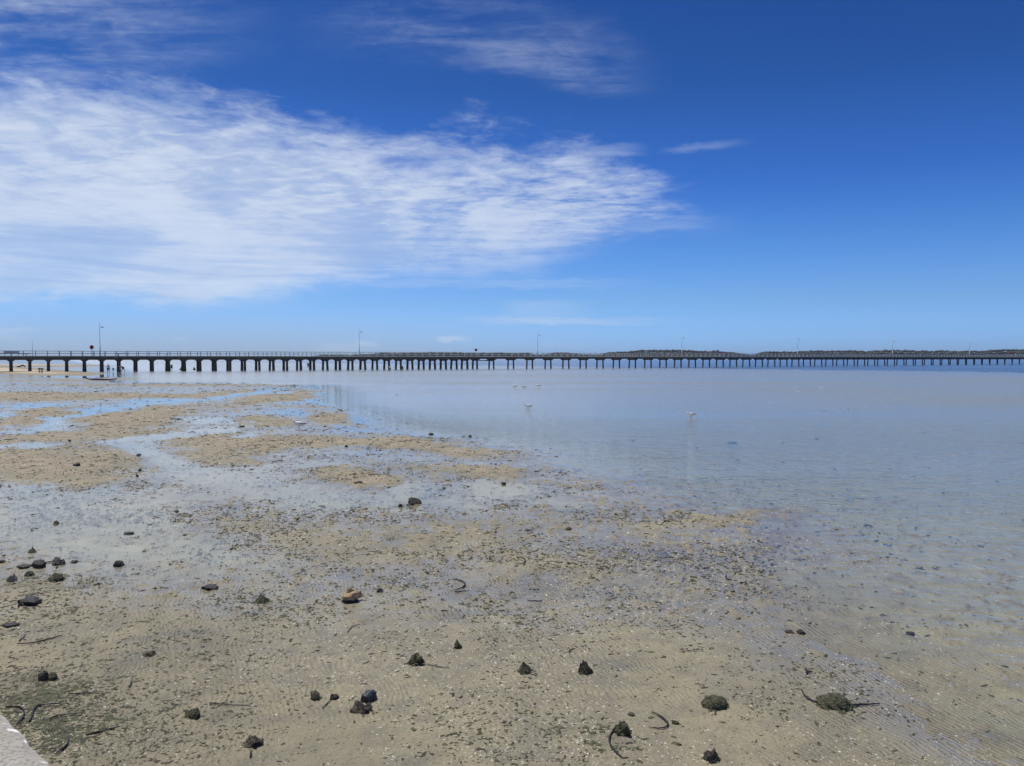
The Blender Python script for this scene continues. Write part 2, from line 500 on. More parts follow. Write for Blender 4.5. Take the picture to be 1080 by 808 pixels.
def level(X, Y):
    """height of the flat in metres, tide level = 0"""
    u, v = to_px(X, Y)
    # ragged edges
    jit = fbm(X, Y * 0.6, 0.35, 4, 21)
    jit2 = fbm(X, Y * 0.7, 1.6, 4, 22)
    jit3 = fbm(X, Y * 0.8, 4.5, 3, 23) * sstep(Y, 60, 12)
    uj = u + (jit * 26 + jit2 * 16 + jit3 * 10)
    vj = v + (jit2 * 0.065 + jit * 0.05 + jit3 * 0.045) * (v - 377.4) * 0.9
    us = np.interp(vj, SHORE[:, 0], SHORE[:, 1])
    dX = (uj - us) * np.maximum(Y, 2) / F                       # metres right of the shore
    L = np.where(dX > 0, -np.minimum(0.5 * sstep(dX, 0, 0.4) + dX * 0.55 * sstep(Y, 4, 14) + dX * 0.25, 14 + dX * 0.12), np.minimum(-dX * 0.10, 0.22))
    for cx, cy, rx, ry, ang, amp in FEAT:
        if cy > 410:
            amp *= 0.62 if amp < -2 else (1.05 if amp > 1.7 else (0.9 if amp > 0 else 1.0))
        c, s = math.cos(R(ang)), math.sin(R(ang))
        du, dv = uj - cx, vj - cy
        p, q = (du * c + dv * s) / rx, (-du * s + dv * c) / ry
        rr = p * p + q * q
        L = L + amp * np.exp(-np.power(np.minimum(rr, 12), 1.5) * 0.9)
    # foreground: damp firm sand, just above the film of water
    fg = sstep(v + 0.04 * (540 - u), 610, 690)
    L = L + fg * 1.8 * sstep(-(u - us), -90, 160)
    L = L + sstep(v, 680, 800) * 1.0 * sstep(-(u - us), -160, 60)
    # small relief: lumps of shell, worm casts, weed
    near = sstep(Y, 60, 10)
    amp = 0.55 + 0.35 * near
    depthfade = sstep(L, -6, -1.5)
    L = L + (fbm(X, Y, 1.1, 3, 31) * 1.0 + fbm(X, Y, 5.0, 4, 41, 0.6) * 1.25) * amp * (0.15 + 0.85 * depthfade) * (1 - 0.45 * fg)
    lump = np.maximum(fbm(X, Y, 7.5, 3, 51) - 0.22, 0)
    L = L + lump * 5.0 * (0.2 + 0.8 * depthfade) * sstep(Y, 120, 15) * (1 - 0.75 * fg)
    # deep channel far out
    ych = np.interp(u, [300, 390, 450, 650, 800, 1080, 1400], [430, 413, 319, 245, 208, 161, 135])
    deep = sstep(Y + jit * 8, ych * 0.97, ych * 1.06)
    L = L - deep * 260 * sstep(u, 120, 420)
    L = np.where((Y > 300) & (u < 300), np.minimum(L, -15), L)
    # rising shore of the island far away is hidden by its wood
    return L * 0.01, u, v, deep * sstep(u, 120, 420), us


def rows():
    vs = list(np.arange(377.75, 382, 0.18)) + list(np.arange(382, 430, 0.4)) + list(np.arange(430, 822, 0.85)) + list(np.arange(824, 1500, 7))
    return np.array(vs)


def cols():
    mid = np.arange(-70, 1152, 1.35)
    lft = -70 - np.geomspace(6, 4200, 60)[::-1]
    rgt = mid[-1] + np.geomspace(6, 4200, 60)
    return np.concatenate([lft, mid, rgt])


def grid_mesh(name, X, Y, Z):
    nr, nc = X.shape
    me = bpy.data.meshes.new(name)
    co = np.empty((nr * nc, 3), np.float32)
    co[:, 0], co[:, 1], co[:, 2] = X.ravel(), Y.ravel(), Z.ravel()
    i = np.arange(nr * nc).reshape(nr, nc)
    # rows run from far to near
    q = np.stack([i[:-1, :-1], i[1:, :-1], i[1:, 1:], i[:-1, 1:]], -1).reshape(-1, 4)
    me.vertices.add(len(co))
    me.vertices.foreach_set('co', co.ravel())
    me.loops.add(q.size)
    me.loops.foreach_set('vertex_index', q.ravel().astype(np.int32))
    me.polygons.add(len(q))
    me.polygons.foreach_set('loop_start', np.arange(0, q.size, 4, dtype=np.int32))
    me.polygons.foreach_set('loop_total', np.full(len(q), 4, np.int32))
    me.polygons.foreach_set('use_smooth', np.ones(len(q), bool))
    me.update(calc_edges=True)
    return me


def add_attr(me, name, arr):
    a_ = me.attributes.new(name, 'FLOAT', 'POINT')
    a_.data.foreach_set('value', arr.ravel().astype(np.float32))


vs, us_ = rows(), cols()
U, V = np.meshgrid(us_, vs)
GX, GY = ground(U, V)
GX = np.clip(GX, -7000, 7000)
GZ, gu, gv, gdeep, gus = level(GX, GY)
gme = grid_mesh('tidal_flat', GX, GY, GZ)
add_attr(gme, 'deep', gdeep)
# shell grit lies on the bars; green film beside the wall
grit = sstep(GZ * 100, 1.6, 3.6) * sstep(gv, 640, 540)
add_attr(gme, 'grit', grit)
alg = sstep(np.exp(-((gu - 45) / 60) ** 2 - ((gv - 745) / 42) ** 2), 0.25, 0.9) + 0.8 * np.exp(-((gu - 600) / 60) ** 2 - ((gv - 776) / 5) ** 2) \
    + 0.5 * sstep(np.exp(-((gu - 60) / 70) ** 2 - ((gv - 615) / 12) ** 2), 0.2, 0.9)
add_attr(gme, 'algae', alg)
beach = sstep(GZ * 100, 7, 16)
add_attr(gme, 'beach', beach)


def sand_material():
    m, t, bs = new_mat('tidal_sand')
    geo = t.node('ShaderNodeNewGeometry')
    pos = geo.outputs['Position']
    z = t.m('MULTIPLY', t.node('ShaderNodeSeparateXYZ', {0: pos}).outputs[2], 100.0)      # cm
    at = lambda n_: t.node('ShaderNodeAttribute', attribute_name=n_).outputs['Fac']
    grit_, deep_, alg_, beach_ = at('grit'), at('deep'), at('algae'), at('beach')
    flat = t.scale(pos, (1, 1, 0.0))
    n1 = t.noise(flat, 0.55, 5, 0.55)
    n2 = t.noise(flat, 3.2, 5, 0.6)
    n3 = t.noise(flat, 22, 5, 0.65)
    n4 = t.noise(flat, 130, 3, 0.6)
    col = t.mix(t.smooth(n1, 0.35, 0.65), (0.385, 0.34, 0.21), (0.29, 0.258, 0.168))
    col = t.mix(t.smooth(n2, 0.40, 0.70, 0.0, 0.5), col, (0.165, 0.155, 0.125))
    # grey anoxic stains
    stain = t.smooth(t.noise(flat, 0.9, 4, 0.6, 0.6), 0.54, 0.68, 0.0, 0.5)
    col = t.mix(stain, col, (0.145, 0.148, 0.14))
    # shell grit: warm and speckled
    gcol = t.mix(t.smooth(n3, 0.35, 0.65), (0.30, 0.245, 0.16), (0.58, 0.48, 0.33))
    gcol = t.mix(t.smooth(t.noise(flat, 2.2, 4, 0.7), 0.38, 0.62, 0.0, 0.55), gcol, (0.20, 0.17, 0.115))
    gmask = t.m('MULTIPLY', grit_, t.smooth(t.m('ADD', n2, t.m('MULTIPLY', n3, 0.5)), 0.55, 0.85), clamp=True)
    col = t.mix(gmask, col, gcol)
    col = t.mix(beach_, col, t.mix(n2, (0.66, 0.56, 0.42), (0.58, 0.49, 0.36)))
    # speckles of dark organic bits and of shell
    v1 = t.node('ShaderNodeTexVoronoi', {'Vector': t.scale(flat, (1.0, 1.6, 1)), 'Scale': 26.0, 'Randomness': 1.0})
    cellr = t.node('ShaderNodeSeparateXYZ', {0: v1.outputs['Color']}).outputs
    pat = t.smooth(t.noise(flat, 1.3, 4, 0.6), 0.36, 0.62)
    dk = t.m('MULTIPLY', t.smooth(t.m('ADD', v1.outputs['Distance'], t.m('MULTIPLY', n3, 0.5)), 0.38, 0.54, 1.0, 0.0), t.m('GREATER_THAN', cellr[0], t.lin(pat, 0, 1, 0.85, 0.5)))
    col = t.mix(t.m('MULTIPLY', dk, 0.8), col, (0.065, 0.06, 0.04))
    v2 = t.node('ShaderNodeTexVoronoi', {'Vector': flat, 'Scale': 62.0, 'Randomness': 1.0})
    cr2 = t.node('ShaderNodeSeparateXYZ', {0: v2.outputs['Color']}).outputs
    wt = t.m('MULTIPLY', t.smooth(v2.outputs['Distance'], 0.22, 0.34, 1.0, 0.0), t.m('GREATER_THAN', cr2[1], t.lin(t.m('MAXIMUM', pat, grit_), 0, 1, 0.965, 0.83)))
    col = t.mix(wt, col, t.mix(cr2[2], (0.72, 0.66, 0.52), (0.50, 0.38, 0.24)))
    # clean pale sand where it is always covered
    col = t.mix(t.smooth(z, 0.2, -2.0, 0.0, 0.75), col, t.mix(t.smooth(n2, 0.3, 0.7), (0.43, 0.45, 0.34), (0.34, 0.36, 0.28)))
    # green film
    am = t.m('MULTIPLY', alg_, t.smooth(t.m('ADD', n2, t.m('MULTIPLY', t.noise(flat, 9, 4, 0.7), 0.7)), 0.78, 0.98), clamp=True)
    col = t.mix(t.m('MULTIPLY', am, 0.85), col, (0.075, 0.078, 0.032))
    col = t.mix(t.smooth(n4, 0.42, 0.62, 0.0, 0.30), col, (0.11, 0.10, 0.07))
    col = t.mix(t.smooth(t.noise(flat, 48, 4, 0.7), 0.52, 0.66, 0.0, 0.38), col, (0.07, 0.066, 0.048))
    col = t.mix(t.smooth(t.noise(flat, 75, 3, 0.7), 0.60, 0.70, 0.0, 0.55), col, (0.60, 0.54, 0.42))
    # channel bed coloured dark for the light lost in deep water
    col = t.mix(deep_, col, (0.018, 0.045, 0.07))
    t.put(bs.inputs['Base Color'], col)
    wet = t.smooth(z, 0.4, 3.2, 1.0, 0.0)
    rough = t.m('SUBTRACT', 0.78, t.m('MULTIPLY', wet, t.lin(n2, 0.3, 0.7, 0.22, 0.42)))
    rough = t.m('ADD', rough, t.m('MULTIPLY', grit_, 0.1), clamp=True)
    t.put(bs.inputs['Roughness'], rough)
    bs.inputs['Specular IOR Level'].default_value = 0.4
    # a skin of water lies on the low wet sand
    film = t.m('MULTIPLY', t.smooth(t.m('ADD', z, t.m('MULTIPLY', t.m('SUBTRACT', n2, 0.5), 2.5)), 0.3, 2.0, 0.9, 0.0), t.m('SUBTRACT', 1.0, grit_))
    t.put(bs.inputs['Coat Weight'], film)
    bs.inputs['Coat Roughness'].default_value = 0.16
    bs.inputs['Coat IOR'].default_value = 1.33
    # relief: wave ripples (crests run away from the viewer to the left) and grain
    rot = t.scale(flat, (1, 1, 1), R(-26))
    wob = t.node('ShaderNodeVectorMath', {0: rot, 1: t.node('ShaderNodeCombineXYZ', {0: t.m('MULTIPLY', t.noise(flat, 1.8, 3, 0.5), 0.30), 1: 0.0, 2: 0.0}).outputs[0]}, operation='ADD').outputs[0]
    wv = t.node('ShaderNodeTexWave', {'Vector': wob, 'Scale': 7.2, 'Distortion': 1.6, 'Detail': 2.0, 'Detail Scale': 1.2, 'Detail Roughness': 0.5}, wave_type='BANDS', bands_direction='X', wave_profile='SIN').outputs['Fac']
    rmask = t.m('MULTIPLY', t.smooth(t.noise(flat, 0.45, 3, 0.5), 0.40, 0.56), t.smooth(grit_, 0.0, 0.5, 1.0, 0.0))
    h = t.m('ADD', t.m('MULTIPLY', t.m('MULTIPLY', wv, rmask), 0.0095), t.m('MULTIPLY', n3, 0.020))
    h = t.m('ADD', h, t.m('MULTIPLY', n4, 0.003))
    h = t.m('ADD', h, t.m('MULTIPLY', t.m('ADD', dk, wt), 0.004))
    b = t.node('ShaderNodeBump', {'Height': h, 'Strength': 0.8, 'Distance': 1.0})
    t.l.new(b.outputs[0], bs.inputs['Normal'])
    b2_ = t.node('ShaderNodeBump', {'Height': h, 'Strength': 0.25, 'Distance': 1.0})
    t.l.new(b2_.outputs[0], bs.inputs['Coat Normal'])
    return m


M['sand'] = sand_material()
tag(link_mesh('ground', gme, M['sand']), kind='structure')

# ------------------------------------------------------------------ sea and pools: one level sheet of water
wu = np.concatenate([-70 - np.geomspace(8, 4200, 30)[::-1], np.arange(-70, 1152, 8.0), 1152 + np.geomspace(8, 4200, 30)])
wv_ = np.concatenate([np.arange(377.75, 390, 0.6), np.arange(390, 600, 2.5), np.arange(600, 1500, 20)])
WU, WV = np.meshgrid(wu, wv_)
WX, WY = ground(WU, WV)
WX = np.clip(WX, -7000, 7000)
WZ, a_u, a_v, wdeep, w_us = level(WX, WY)
wme = grid_mesh('sea', WX, WY, np.zeros_like(WX))
off = (a_u - w_us) * WY / F
wavea = sstep(off, 1.0, 16) * (0.3 + 0.9 * sstep(off, 0, 50)) * (1 - 0.35 * sstep(WY, 60, 130))
wavea = 1.7 * np.maximum(wavea, 0.42 * sstep(off, 0.1, 2.0)) * (1 - 0.45 * np.exp(-((a_u - 395) / 80) ** 2 - ((a_v - 428) / 14) ** 2))
add_attr(wme, 'wave', wavea + 0.02)
add_attr(wme, 'deep', wdeep)
add_attr(wme, 'chop', sstep(WY, 10, 45) * sstep(off, 0.2, 5))


def water_material():
    m, t, bs = new_mat('clear_shallow_water')
    t.n.remove(bs)
    outn = t.n['Material Output']
    pos = t.node('ShaderNodeNewGeometry').outputs['Position']
    wave_ = t.node('ShaderNodeAttribute', attribute_name='wave').outputs['Fac']
    deep_ = t.node('ShaderNodeAttribute', attribute_name='deep').outputs['Fac']
    s1 = t.noise(t.scale(pos, (0.75, 1.0, 1), R(20)), 5.5, 3, 0.55, 0.3)
    s2 = t.noise(t.scale(pos, (0.7, 1.0, 1), R(-12)), 1.7, 3, 0.5, 0.2)
    big = t.noise(t.scale(pos, (0.25, 1.0, 1), R(3)), 0.06, 4, 0.6)
    h = t.m('ADD', t.m('MULTIPLY', s1, 0.034), t.m('MULTIPLY', s2, 0.070))
    h = t.m('ADD', h, t.m('MULTIPLY', t.noise(t.scale(pos, (0.6, 1.0, 1), R(8)), 17, 2, 0.5), 0.008))
    amp = t.m('MULTIPLY', wave_, t.smooth(big, 0.35, 0.65, 0.6, 1.25))
    amp = t.m('ADD', amp, t.m('MULTIPLY', deep_, 0.35))
    h = t.m('MULTIPLY', h, amp)
    b = t.node('ShaderNodeBump', {'Height': h, 'Strength': 1.0, 'Distance': 1.0})
    fr = t.node('ShaderNodeFresnel', {'IOR': 1.333, 'Normal': b.outputs[0]}).outputs[0]
    gl = t.node('ShaderNodeBsdfGlossy', {'Color': (1, 1, 1, 1), 'Roughness': t.m('ADD', 0.02, t.m('MULTIPLY', t.node('ShaderNodeAttribute', attribute_name='chop').outputs['Fac'], 0.18)), 'Normal': b.outputs[0]})
    tr = t.node('ShaderNodeBsdfTransparent', {'Color': (0.975, 0.98, 0.975, 1)})
    df = t.node('ShaderNodeBsdfDiffuse', {'Color': (0.035, 0.09, 0.15, 1)})
    body = t.node('ShaderNodeMixShader', {0: t.m('MULTIPLY', deep_, 0.85), 1: tr.outputs[0], 2: df.outputs[0]})
    mx = t.node('ShaderNodeMixShader', {0: fr, 1: body.outputs[0], 2: gl.outputs[0]})
    t.l.new(mx.outputs[0], outn.inputs[0])
    return m


M['water'] = water_material()
tag(link_mesh('water', wme, M['water']), kind='structure')


def gz(x, y):
    return float(level(np.array([x]), np.array([y]))[0][0])


def gxy(u, v):
    """point of the flat seen at picture point (u, v)"""
    x, y = ground(u, v)
    z = max(gz(x, y), -0.3)
    x, y = ground(u, v, z)
    return x, y, z


# ------------------------------------------------------------------ concrete edge the viewer stands on
WALLZ = 1.0
A_ = Vector(ground(7, 745, WALLZ) + (0,))
B_ = Vector(ground(66, 808, WALLZ) + (0,))
dr = (B_ - A_).normalized()
nl = Vector((dr.y, -dr.x, 0))                                # towards the viewer / land side
if nl.y > 0: nl = -nl
segs = 320
bm = bmesh.new()
prof = [(0.05, -0.6), (0.0, -0.5), (-0.012, WALLZ - 0.05), (-0.03, WALLZ - 0.012), (-0.06, WALLZ), (-0.35, WALLZ + 0.004), (-0.8, WALLZ + 0.004), (-3.5, WALLZ + 0.01), (-8, WALLZ + 0.02)]
ringv = []
for i in range(segs + 1):
    s_ = -9 + 14 * i / segs
    ring = []
    for j, (o_, z_) in enumerate(prof):
        wob = 0.011 * float(fbm(np.array([s_ * 9.0]), np.array([j * 0.7]), 1.0, 3, 5)[0]) if j < 5 else 0.0
        p = A_ + dr * s_ - nl * (o_ + wob)
        p = A_ + dr * s_ + nl * (-(o_ + wob))
        ring.append(bm.verts.new((p.x, p.y, z_)))
    ringv.append(ring)
for a_, b_ in zip(ringv, ringv[1:]):
    for j in range(len(prof) - 1):
        bm.faces.new((a_[j], b_[j], b_[j + 1], a_[j + 1]))
me = bpy.data.meshes.new('sea_wall')
bmesh.ops.recalc_face_normals(bm, faces=bm.faces)
bm.to_mesh(me)
bm.free()


def concrete_material():
    m, t, bs = new_mat('worn_concrete')
    co = t.node('ShaderNodeTexCoord').outputs['Object']
    n1 = t.noise(co, 6, 5, 0.6)
    n2 = t.noise(co, 60, 4, 0.6)
    col = t.mix(t.smooth(n1, 0.35, 0.65), (0.50, 0.46, 0.39), (0.40, 0.37, 0.31))
    col = t.mix(t.smooth(n2, 0.46, 0.62, 0, 0.75), col, (0.22, 0.21, 0.18))
    v = t.node('ShaderNodeTexVoronoi', {'Vector': t.scale(co, (1, 1.5, 1)), 'Scale': 11.0})
    cr = t.node('ShaderNodeSeparateXYZ', {0: v.outputs['Color']}).outputs
    sp = t.m('MULTIPLY', t.smooth(t.m('ADD', v.outputs['Distance'], t.m('MULTIPLY', n1, 0.3)), 0.46, 0.56, 1.0, 0.0), t.m('GREATER_THAN', cr[0], 0.35))
    col = t.mix(sp, col, (0.86, 0.85, 0.80))
    t.put(bs.inputs['Base Color'], col)
    bs.inputs['Roughness'].default_value = 0.85
    h = t.m('ADD', t.m('MULTIPLY', n2, 0.004), t.m('MULTIPLY', t.noise(co, 18, 4, 0.6), 0.012))
    b = t.node('ShaderNodeBump', {'Height': h, 'Strength': 1.0, 'Distance': 1.0})
    t.l.new(b.outputs[0], bs.inputs['Normal'])
    return m


M['concrete'] = concrete_material()
wl = link_mesh('sea_wall', me, M['concrete'])
tag(wl, 'corner of a worn pale concrete sea wall above the weedy sand at lower left', 'wall')

# ------------------------------------------------------------------ jetty
Y1, Y2 = 137.0, 191.0


def sec1(n):          # short bays of the near half
    return ((-528.33 + 14.397 * n) / F * Y1, Y1 * (1 + 0.010989 * n))


def sec2(n):          # longer bays of the far half
    return ((-1.32 + 20.176 * n) / F * Y2, Y2 * (1 + 0.014675 * n))


p33, pm1 = sec1(33), sec2(-1)
bents = [sec1(n) for n in range(-6, 34)] + [sec2(n) for n in range(-1, 48)]
N1 = 40
# centre line and tangent
BC = [Vector((x, y, 0)) for x, y in bents]
TAN = []
for i in range(len(BC)):
    TAN.append((BC[min(i + 1, len(BC) - 1)] - BC[max(i - 1, 0)]).normalized())
NOR = [Vector((t_.y, -t_.x, 0)) for t_ in TAN]     # towards the viewer
DECK = 2.80
jet = empty('jetty', BC[N1 - 10])
tag(jet, 'long dark timber jetty on raking piles with a post and rail handrail crossing the bay', 'jetty')
J0 = Vector(jet.location)


def jpart(mb, name, mat, smooth=False):
    o = mb.build(name, mat, jet, smooth)
    o.location = -J0
    return o


# arc length along the jetty
arc = [0.0]
for a_, b_ in zip(BC, BC[1:]):
    arc.append(arc[-1] + (b_ - a_).length)
ARC = np.array(arc)


def at_s(s_, off=0.0, z=0.0):
    i = int(np.clip(np.searchsorted(ARC, s_) - 1, 0, len(BC) - 2))
    t_ = (s_ - ARC[i]) / (ARC[i + 1] - ARC[i])
    p = BC[i].lerp(BC[i + 1], t_)
    n_ = NOR[i].lerp(NOR[i + 1], t_).normalized()
    return p + n_ * off + Vector((0, 0, z))


def s_of_u(u, off=0.0):
    ss = np.linspace(0, ARC[-1], 4000)
    best = min(ss, key=lambda s_: abs(540 + F * at_s(s_, off).x / at_s(s_, off).y - u))
    return float(best)


def along(off, z, w_, h_, s0=0.0, s1=None, step=None):
    """a straight sawn member following the jetty: list of quads"""
    s1 = ARC[-1] if s1 is None else s1
    mb = MB()
    ss = [s0] + [s_ for s_ in ARC if s0 < s_ < s1] + [s1]
    rings = []
    for s_ in ss:
        rings.append([at_s(s_, off + dx_, z + dz_) for dx_, dz_ in ((-w_ / 2, -h_ / 2), (w_ / 2, -h_ / 2), (w_ / 2, h_ / 2), (-w_ / 2, h_ / 2))])
    for r_ in rings:
        mb.v += [tuple(p) for p in r_]
    for i in range(len(rings) - 1):
        for k_ in range(4):
            a0 = 4 * i
            mb.f.append((a0 + k_, a0 + (k_ + 1) % 4, a0 + 4 + (k_ + 1) % 4, a0 + 4 + k_))
    mb.f.append((3, 2, 1, 0))
    e_ = 4 * (len(rings) - 1)
    mb.f.append((e_, e_ + 1, e_ + 2, e_ + 3))
    return mb


SPLIT = ARC[N1 - 1] + 0.6
# deck planks as one board sheet, with edge beams below
jpart(along(0, DECK - 0.05, 3.5, 0.10), 'deck', M['timber'])
for off_ in (-1.55, -0.5, 0.5, 1.55):
    jpart(along(off_, DECK - 0.10 - 0.25, 0.28, 0.496, 0, SPLIT), 'beam', M['timber'])
    jpart(along(off_, DECK - 0.10 - 0.19, 0.25, 0.376, SPLIT + 0.01), 'beam', M['timber'])
for off_ in (-1.66, 1.66):
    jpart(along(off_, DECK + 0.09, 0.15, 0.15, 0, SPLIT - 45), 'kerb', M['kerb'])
    jpart(along(off_, DECK + 0.09, 0.15, 0.17, SPLIT - 44.99), 'kerb', M['sunlitrail'])

pile_ext = MB()
pile_list = []
for i, (c_, t_, n_) in enumerate(zip(BC, TAN, NOR)):
    rng = random.Random(i)
    first = i < N1
    zcap = DECK - 0.6 if first else DECK - 0.48
    mbc = MB()
    rz = math.atan2(n_.y, n_.x)
    mbc.box((c_.x, c_.y, zcap - 0.17), (3.4 if first else 3.9, 0.34, 0.34), rz)
    for sgn in (-1, 1):
        top = c_ + n_ * (1.25 * sgn) + Vector((0, 0, zcap - 0.05))
        bot = c_ + n_ * ((1.60 + rng.uniform(-.05, .05)) * sgn) + t_ * rng.uniform(-.08, .08) + Vector((0, 0, -1.2 if first else -4.0))
        # lengthwise corbel with tapered ends
        L_, d_ = (0.62, 0.26) if first else (0.9, 0.22)
        prof_ = [(-L_, 0), (L_, 0), (L_ * 0.45, -d_), (-L_ * 0.45, -d_)]
        bc_ = c_ + n_ * (1.25 * sgn - 0.17)
        mbc.prism(prof_, t_, (0, 0, 1), (bc_.x, bc_.y, zcap + 0.001), n_ * 0.36)
        r0 = 0.245 if first else 0.20
        if first and i % 1 == 0: r0 = 0.25 + rng.uniform(-0.02, 0.03)
        k_ = 7
        pts = [bot.lerp(top, j / k_) for j in range(k_ + 1)]
        rad = [r0 * (1.08 - 0.12 * j / k_ + rng.uniform(-.02, .02)) for j in range(k_ + 1)]
        pile_list.append(((c_ + n_ * sgn * 1.4).length, pts, rad))
    jpart(mbc, 'crosshead', M['timber'])
visible = []
for d_, pts, rad in pile_list:
    u_ = 540 + F * pts[3].x / pts[3].y
    visible.append((d_ + (5000 if (u_ < -12 or u_ > 1092) else 0), pts, rad))
visible.sort(key=lambda q: q[0])
for q, (d_, pts, rad) in enumerate(visible):
    if q < 100:
        jpart(MB().tube(pts, rad, 10), 'pile', M['pile'], True)
    else:
        pile_ext.tube(pts, rad, 8)
o = jpart(pile_ext, 'piles', M['pile'], True)
o['kind'] = 'stuff'
# handrail: posts every 1.85 m on both sides, top rail and middle rail
post_ext = MB()
posts = []
s_ = 0.6
while s_ < ARC[-1]:
    for off_ in (1.66, -1.66):
        p = at_s(s_, off_)
        u_ = 540 + F * p.x / p.y
        posts.append((p.length + (5000 if (u_ < -12 or u_ > 1092) else 0) + (300 if off_ < 0 else 0), p, s_))
    s_ += 1.85
posts.sort(key=lambda q: q[0])
for q, (d_, p, s_) in enumerate(posts):
    i = int(np.clip(np.searchsorted(ARC, s_) - 1, 0, len(BC) - 2))
    rz = math.atan2(TAN[i].y, TAN[i].x)
    wdt = 0.15 if s_ > SPLIT else 0.11
    mb = MB() if q < 100 else post_ext
    mb.box((p.x, p.y, DECK + 0.165 + 0.41), (wdt, wdt, 0.82), rz)
    if q < 100:
        jpart(mb, 'post', M['sunlitrail'] if s_ > SPLIT - 45 else M['rail'])
o = jpart(post_ext, 'posts', M['sunlitrail'])
o['kind'] = 'stuff'
for off_ in (1.66, -1.66):
    for q0, q1, mt in ((0, SPLIT - 45, 'rail'), (SPLIT - 44.99, None, 'sunlitrail')):
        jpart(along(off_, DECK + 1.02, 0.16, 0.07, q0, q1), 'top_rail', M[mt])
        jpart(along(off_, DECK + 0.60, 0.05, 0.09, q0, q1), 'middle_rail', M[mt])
# low landing between the two halves
sa, sb = ARC[N1 - 1], ARC[N1]
mb = MB()
pa, pb = at_s(sa + 0.3, 1.9, 2.0), at_s(sb - 0.3, 1.9, 1.85)
mb.tube([pa, pb], 0.12, 6)
pa, pb = at_s(sa + 0.3, -1.2, 2.0), at_s(sb - 0.3, -1.2, 1.95)
mb.tube([pa, pb], 0.10, 6)
jpart(mb, 'brace', M['timber'])


# ------------------------------------------------------------------ things standing on the jetty
def lamp(u, label):
    s_ = s_of_u(u, -1.45)
    p = at_s(s_, -1.45, DECK + 0.0)
    t_ = empty('street_lamp', p)
    tag(t_, label, 'lamp post', 'tall slender lamp posts along the jetty')
    MB().tube([(0, 0, 0), (0, 0, 2.4)], [0.12, 0.10], 10).build('lower_pole', M['white'], t_, True)
    MB().tube([(0, 0, 2.4), (0, 0, 6.7)], [0.055, 0.035], 8).build('pole', M['galv'], t_, True)
    MB().tube([(0, 0, 5.9), (0.25, 0, 6.02), (0.5, 0, 5.75)], 0.025, 6).build('bracket', M['galv'], t_, True)
    hd = MB().tube([(0.5, 0, 5.78), (0.5, 0, 5.72), (0.5, 0, 5.55), (0.5, 0, 5.45)], [0.06, 0.22, 0.27, 0.20], 12)
    hd.build('lamp_shade', M['white'], t_, True)
    return t_


lamp(106, 'tallest looking lamp post, just right of the round red sign at the left end')
lamp(379, 'lamp post rising behind the railing near the two waders')
lamp(567, 'lamp post right of the second round sign, over a gap in the far wood')
lamp(719, 'lamp post with pale foot in front of the middle of the far wood')
lamp(841, 'lamp post with pale foot where the far wood starts again right of the gap')
lamp(941, 'lamp post with pale foot close beside a red sign')
lamp(1022, 'rightmost lamp post with pale foot')


def sign(u, label, zc=4.5, r_=0.36, face='darkred'):
    s_ = s_of_u(u, 1.3)
    p = at_s(s_, 1.3, DECK)
    t_ = empty('round_sign', p)
    tag(t_, label, 'sign', 'round red signs along the jetty')
    MB().tube([(0, 0, 0), (0, 0, zc - DECK - r_ + 0.05)], 0.065, 8).build('post', M['white'], t_, True)
    MB().tube([(0, -0.03, zc - DECK), (0, 0.03, zc - DECK)], [r_, r_], 24).build('disc', M['red'], t_)
    MB().tube([(0, -0.045, zc - DECK), (0, -0.0315, zc - DECK)], [r_ * 0.62, r_ * 0.62], 20).build('face', M[face], t_)
    return t_


sign(97, 'round dark red sign on a white post left of the nearest lamp post', 4.56, 0.38)
sign(502, 'round dark red sign on a post where the bays of the jetty change', 4.5, 0.33)
sign(759.5, 'small red sign above the railing before the right end of the middle wood', 4.2, 0.28, 'red')
sign(938, 'small red sign touching the lamp post in front of the dark wood', 4.6, 0.32, 'red')
sign(1066, 'wider pale red sign near the right end of the jetty', 4.5, 0.42, 'red')
sign(1070.5, 'thin small red sign just right of the wider red sign at the right end', 4.7, 0.22, 'red')


def bench(u0, u1, label, h_=0.62, off_=0.6):
    s0, s1 = s_of_u(u0, off_), s_of_u(u1, off_)
    p0, p1 = at_s(s0, off_, DECK), at_s(s1, off_, DECK)
    mid = (p0 + p1) / 2
    L_ = (p1 - p0).length
    t_ = empty('bench', mid, math.atan2((p1 - p0).y, (p1 - p0).x))
    tag(t_, label, 'bench')
    mb = MB()
    for k_ in range(3):
        mb.box((0, -0.2 + 0.2 * k_, h_), (L_, 0.17, 0.07))
    mb.box((-L_ * 0.42, 0, h_ - 0.06), (0.1, 0.56, 0.05)).box((L_ * 0.42, 0, h_ - 0.06), (0.1, 0.56, 0.05))
    mb.build('seat', M['timber'], t_)
    for sx in (-1, 1):
        MB().box((sx * L_ * 0.38, 0, (h_ - 0.085) / 2), (0.14, 0.42, h_ - 0.09)).build('leg', M['timber'], t_)
    return t_


bench(123.5, 136.5, 'dark timber bench on the jetty deck right of the nearest lamp post', 0.66)
bench(-8, 33, 'very long dark bench on the jetty deck at the left edge', 0.5)
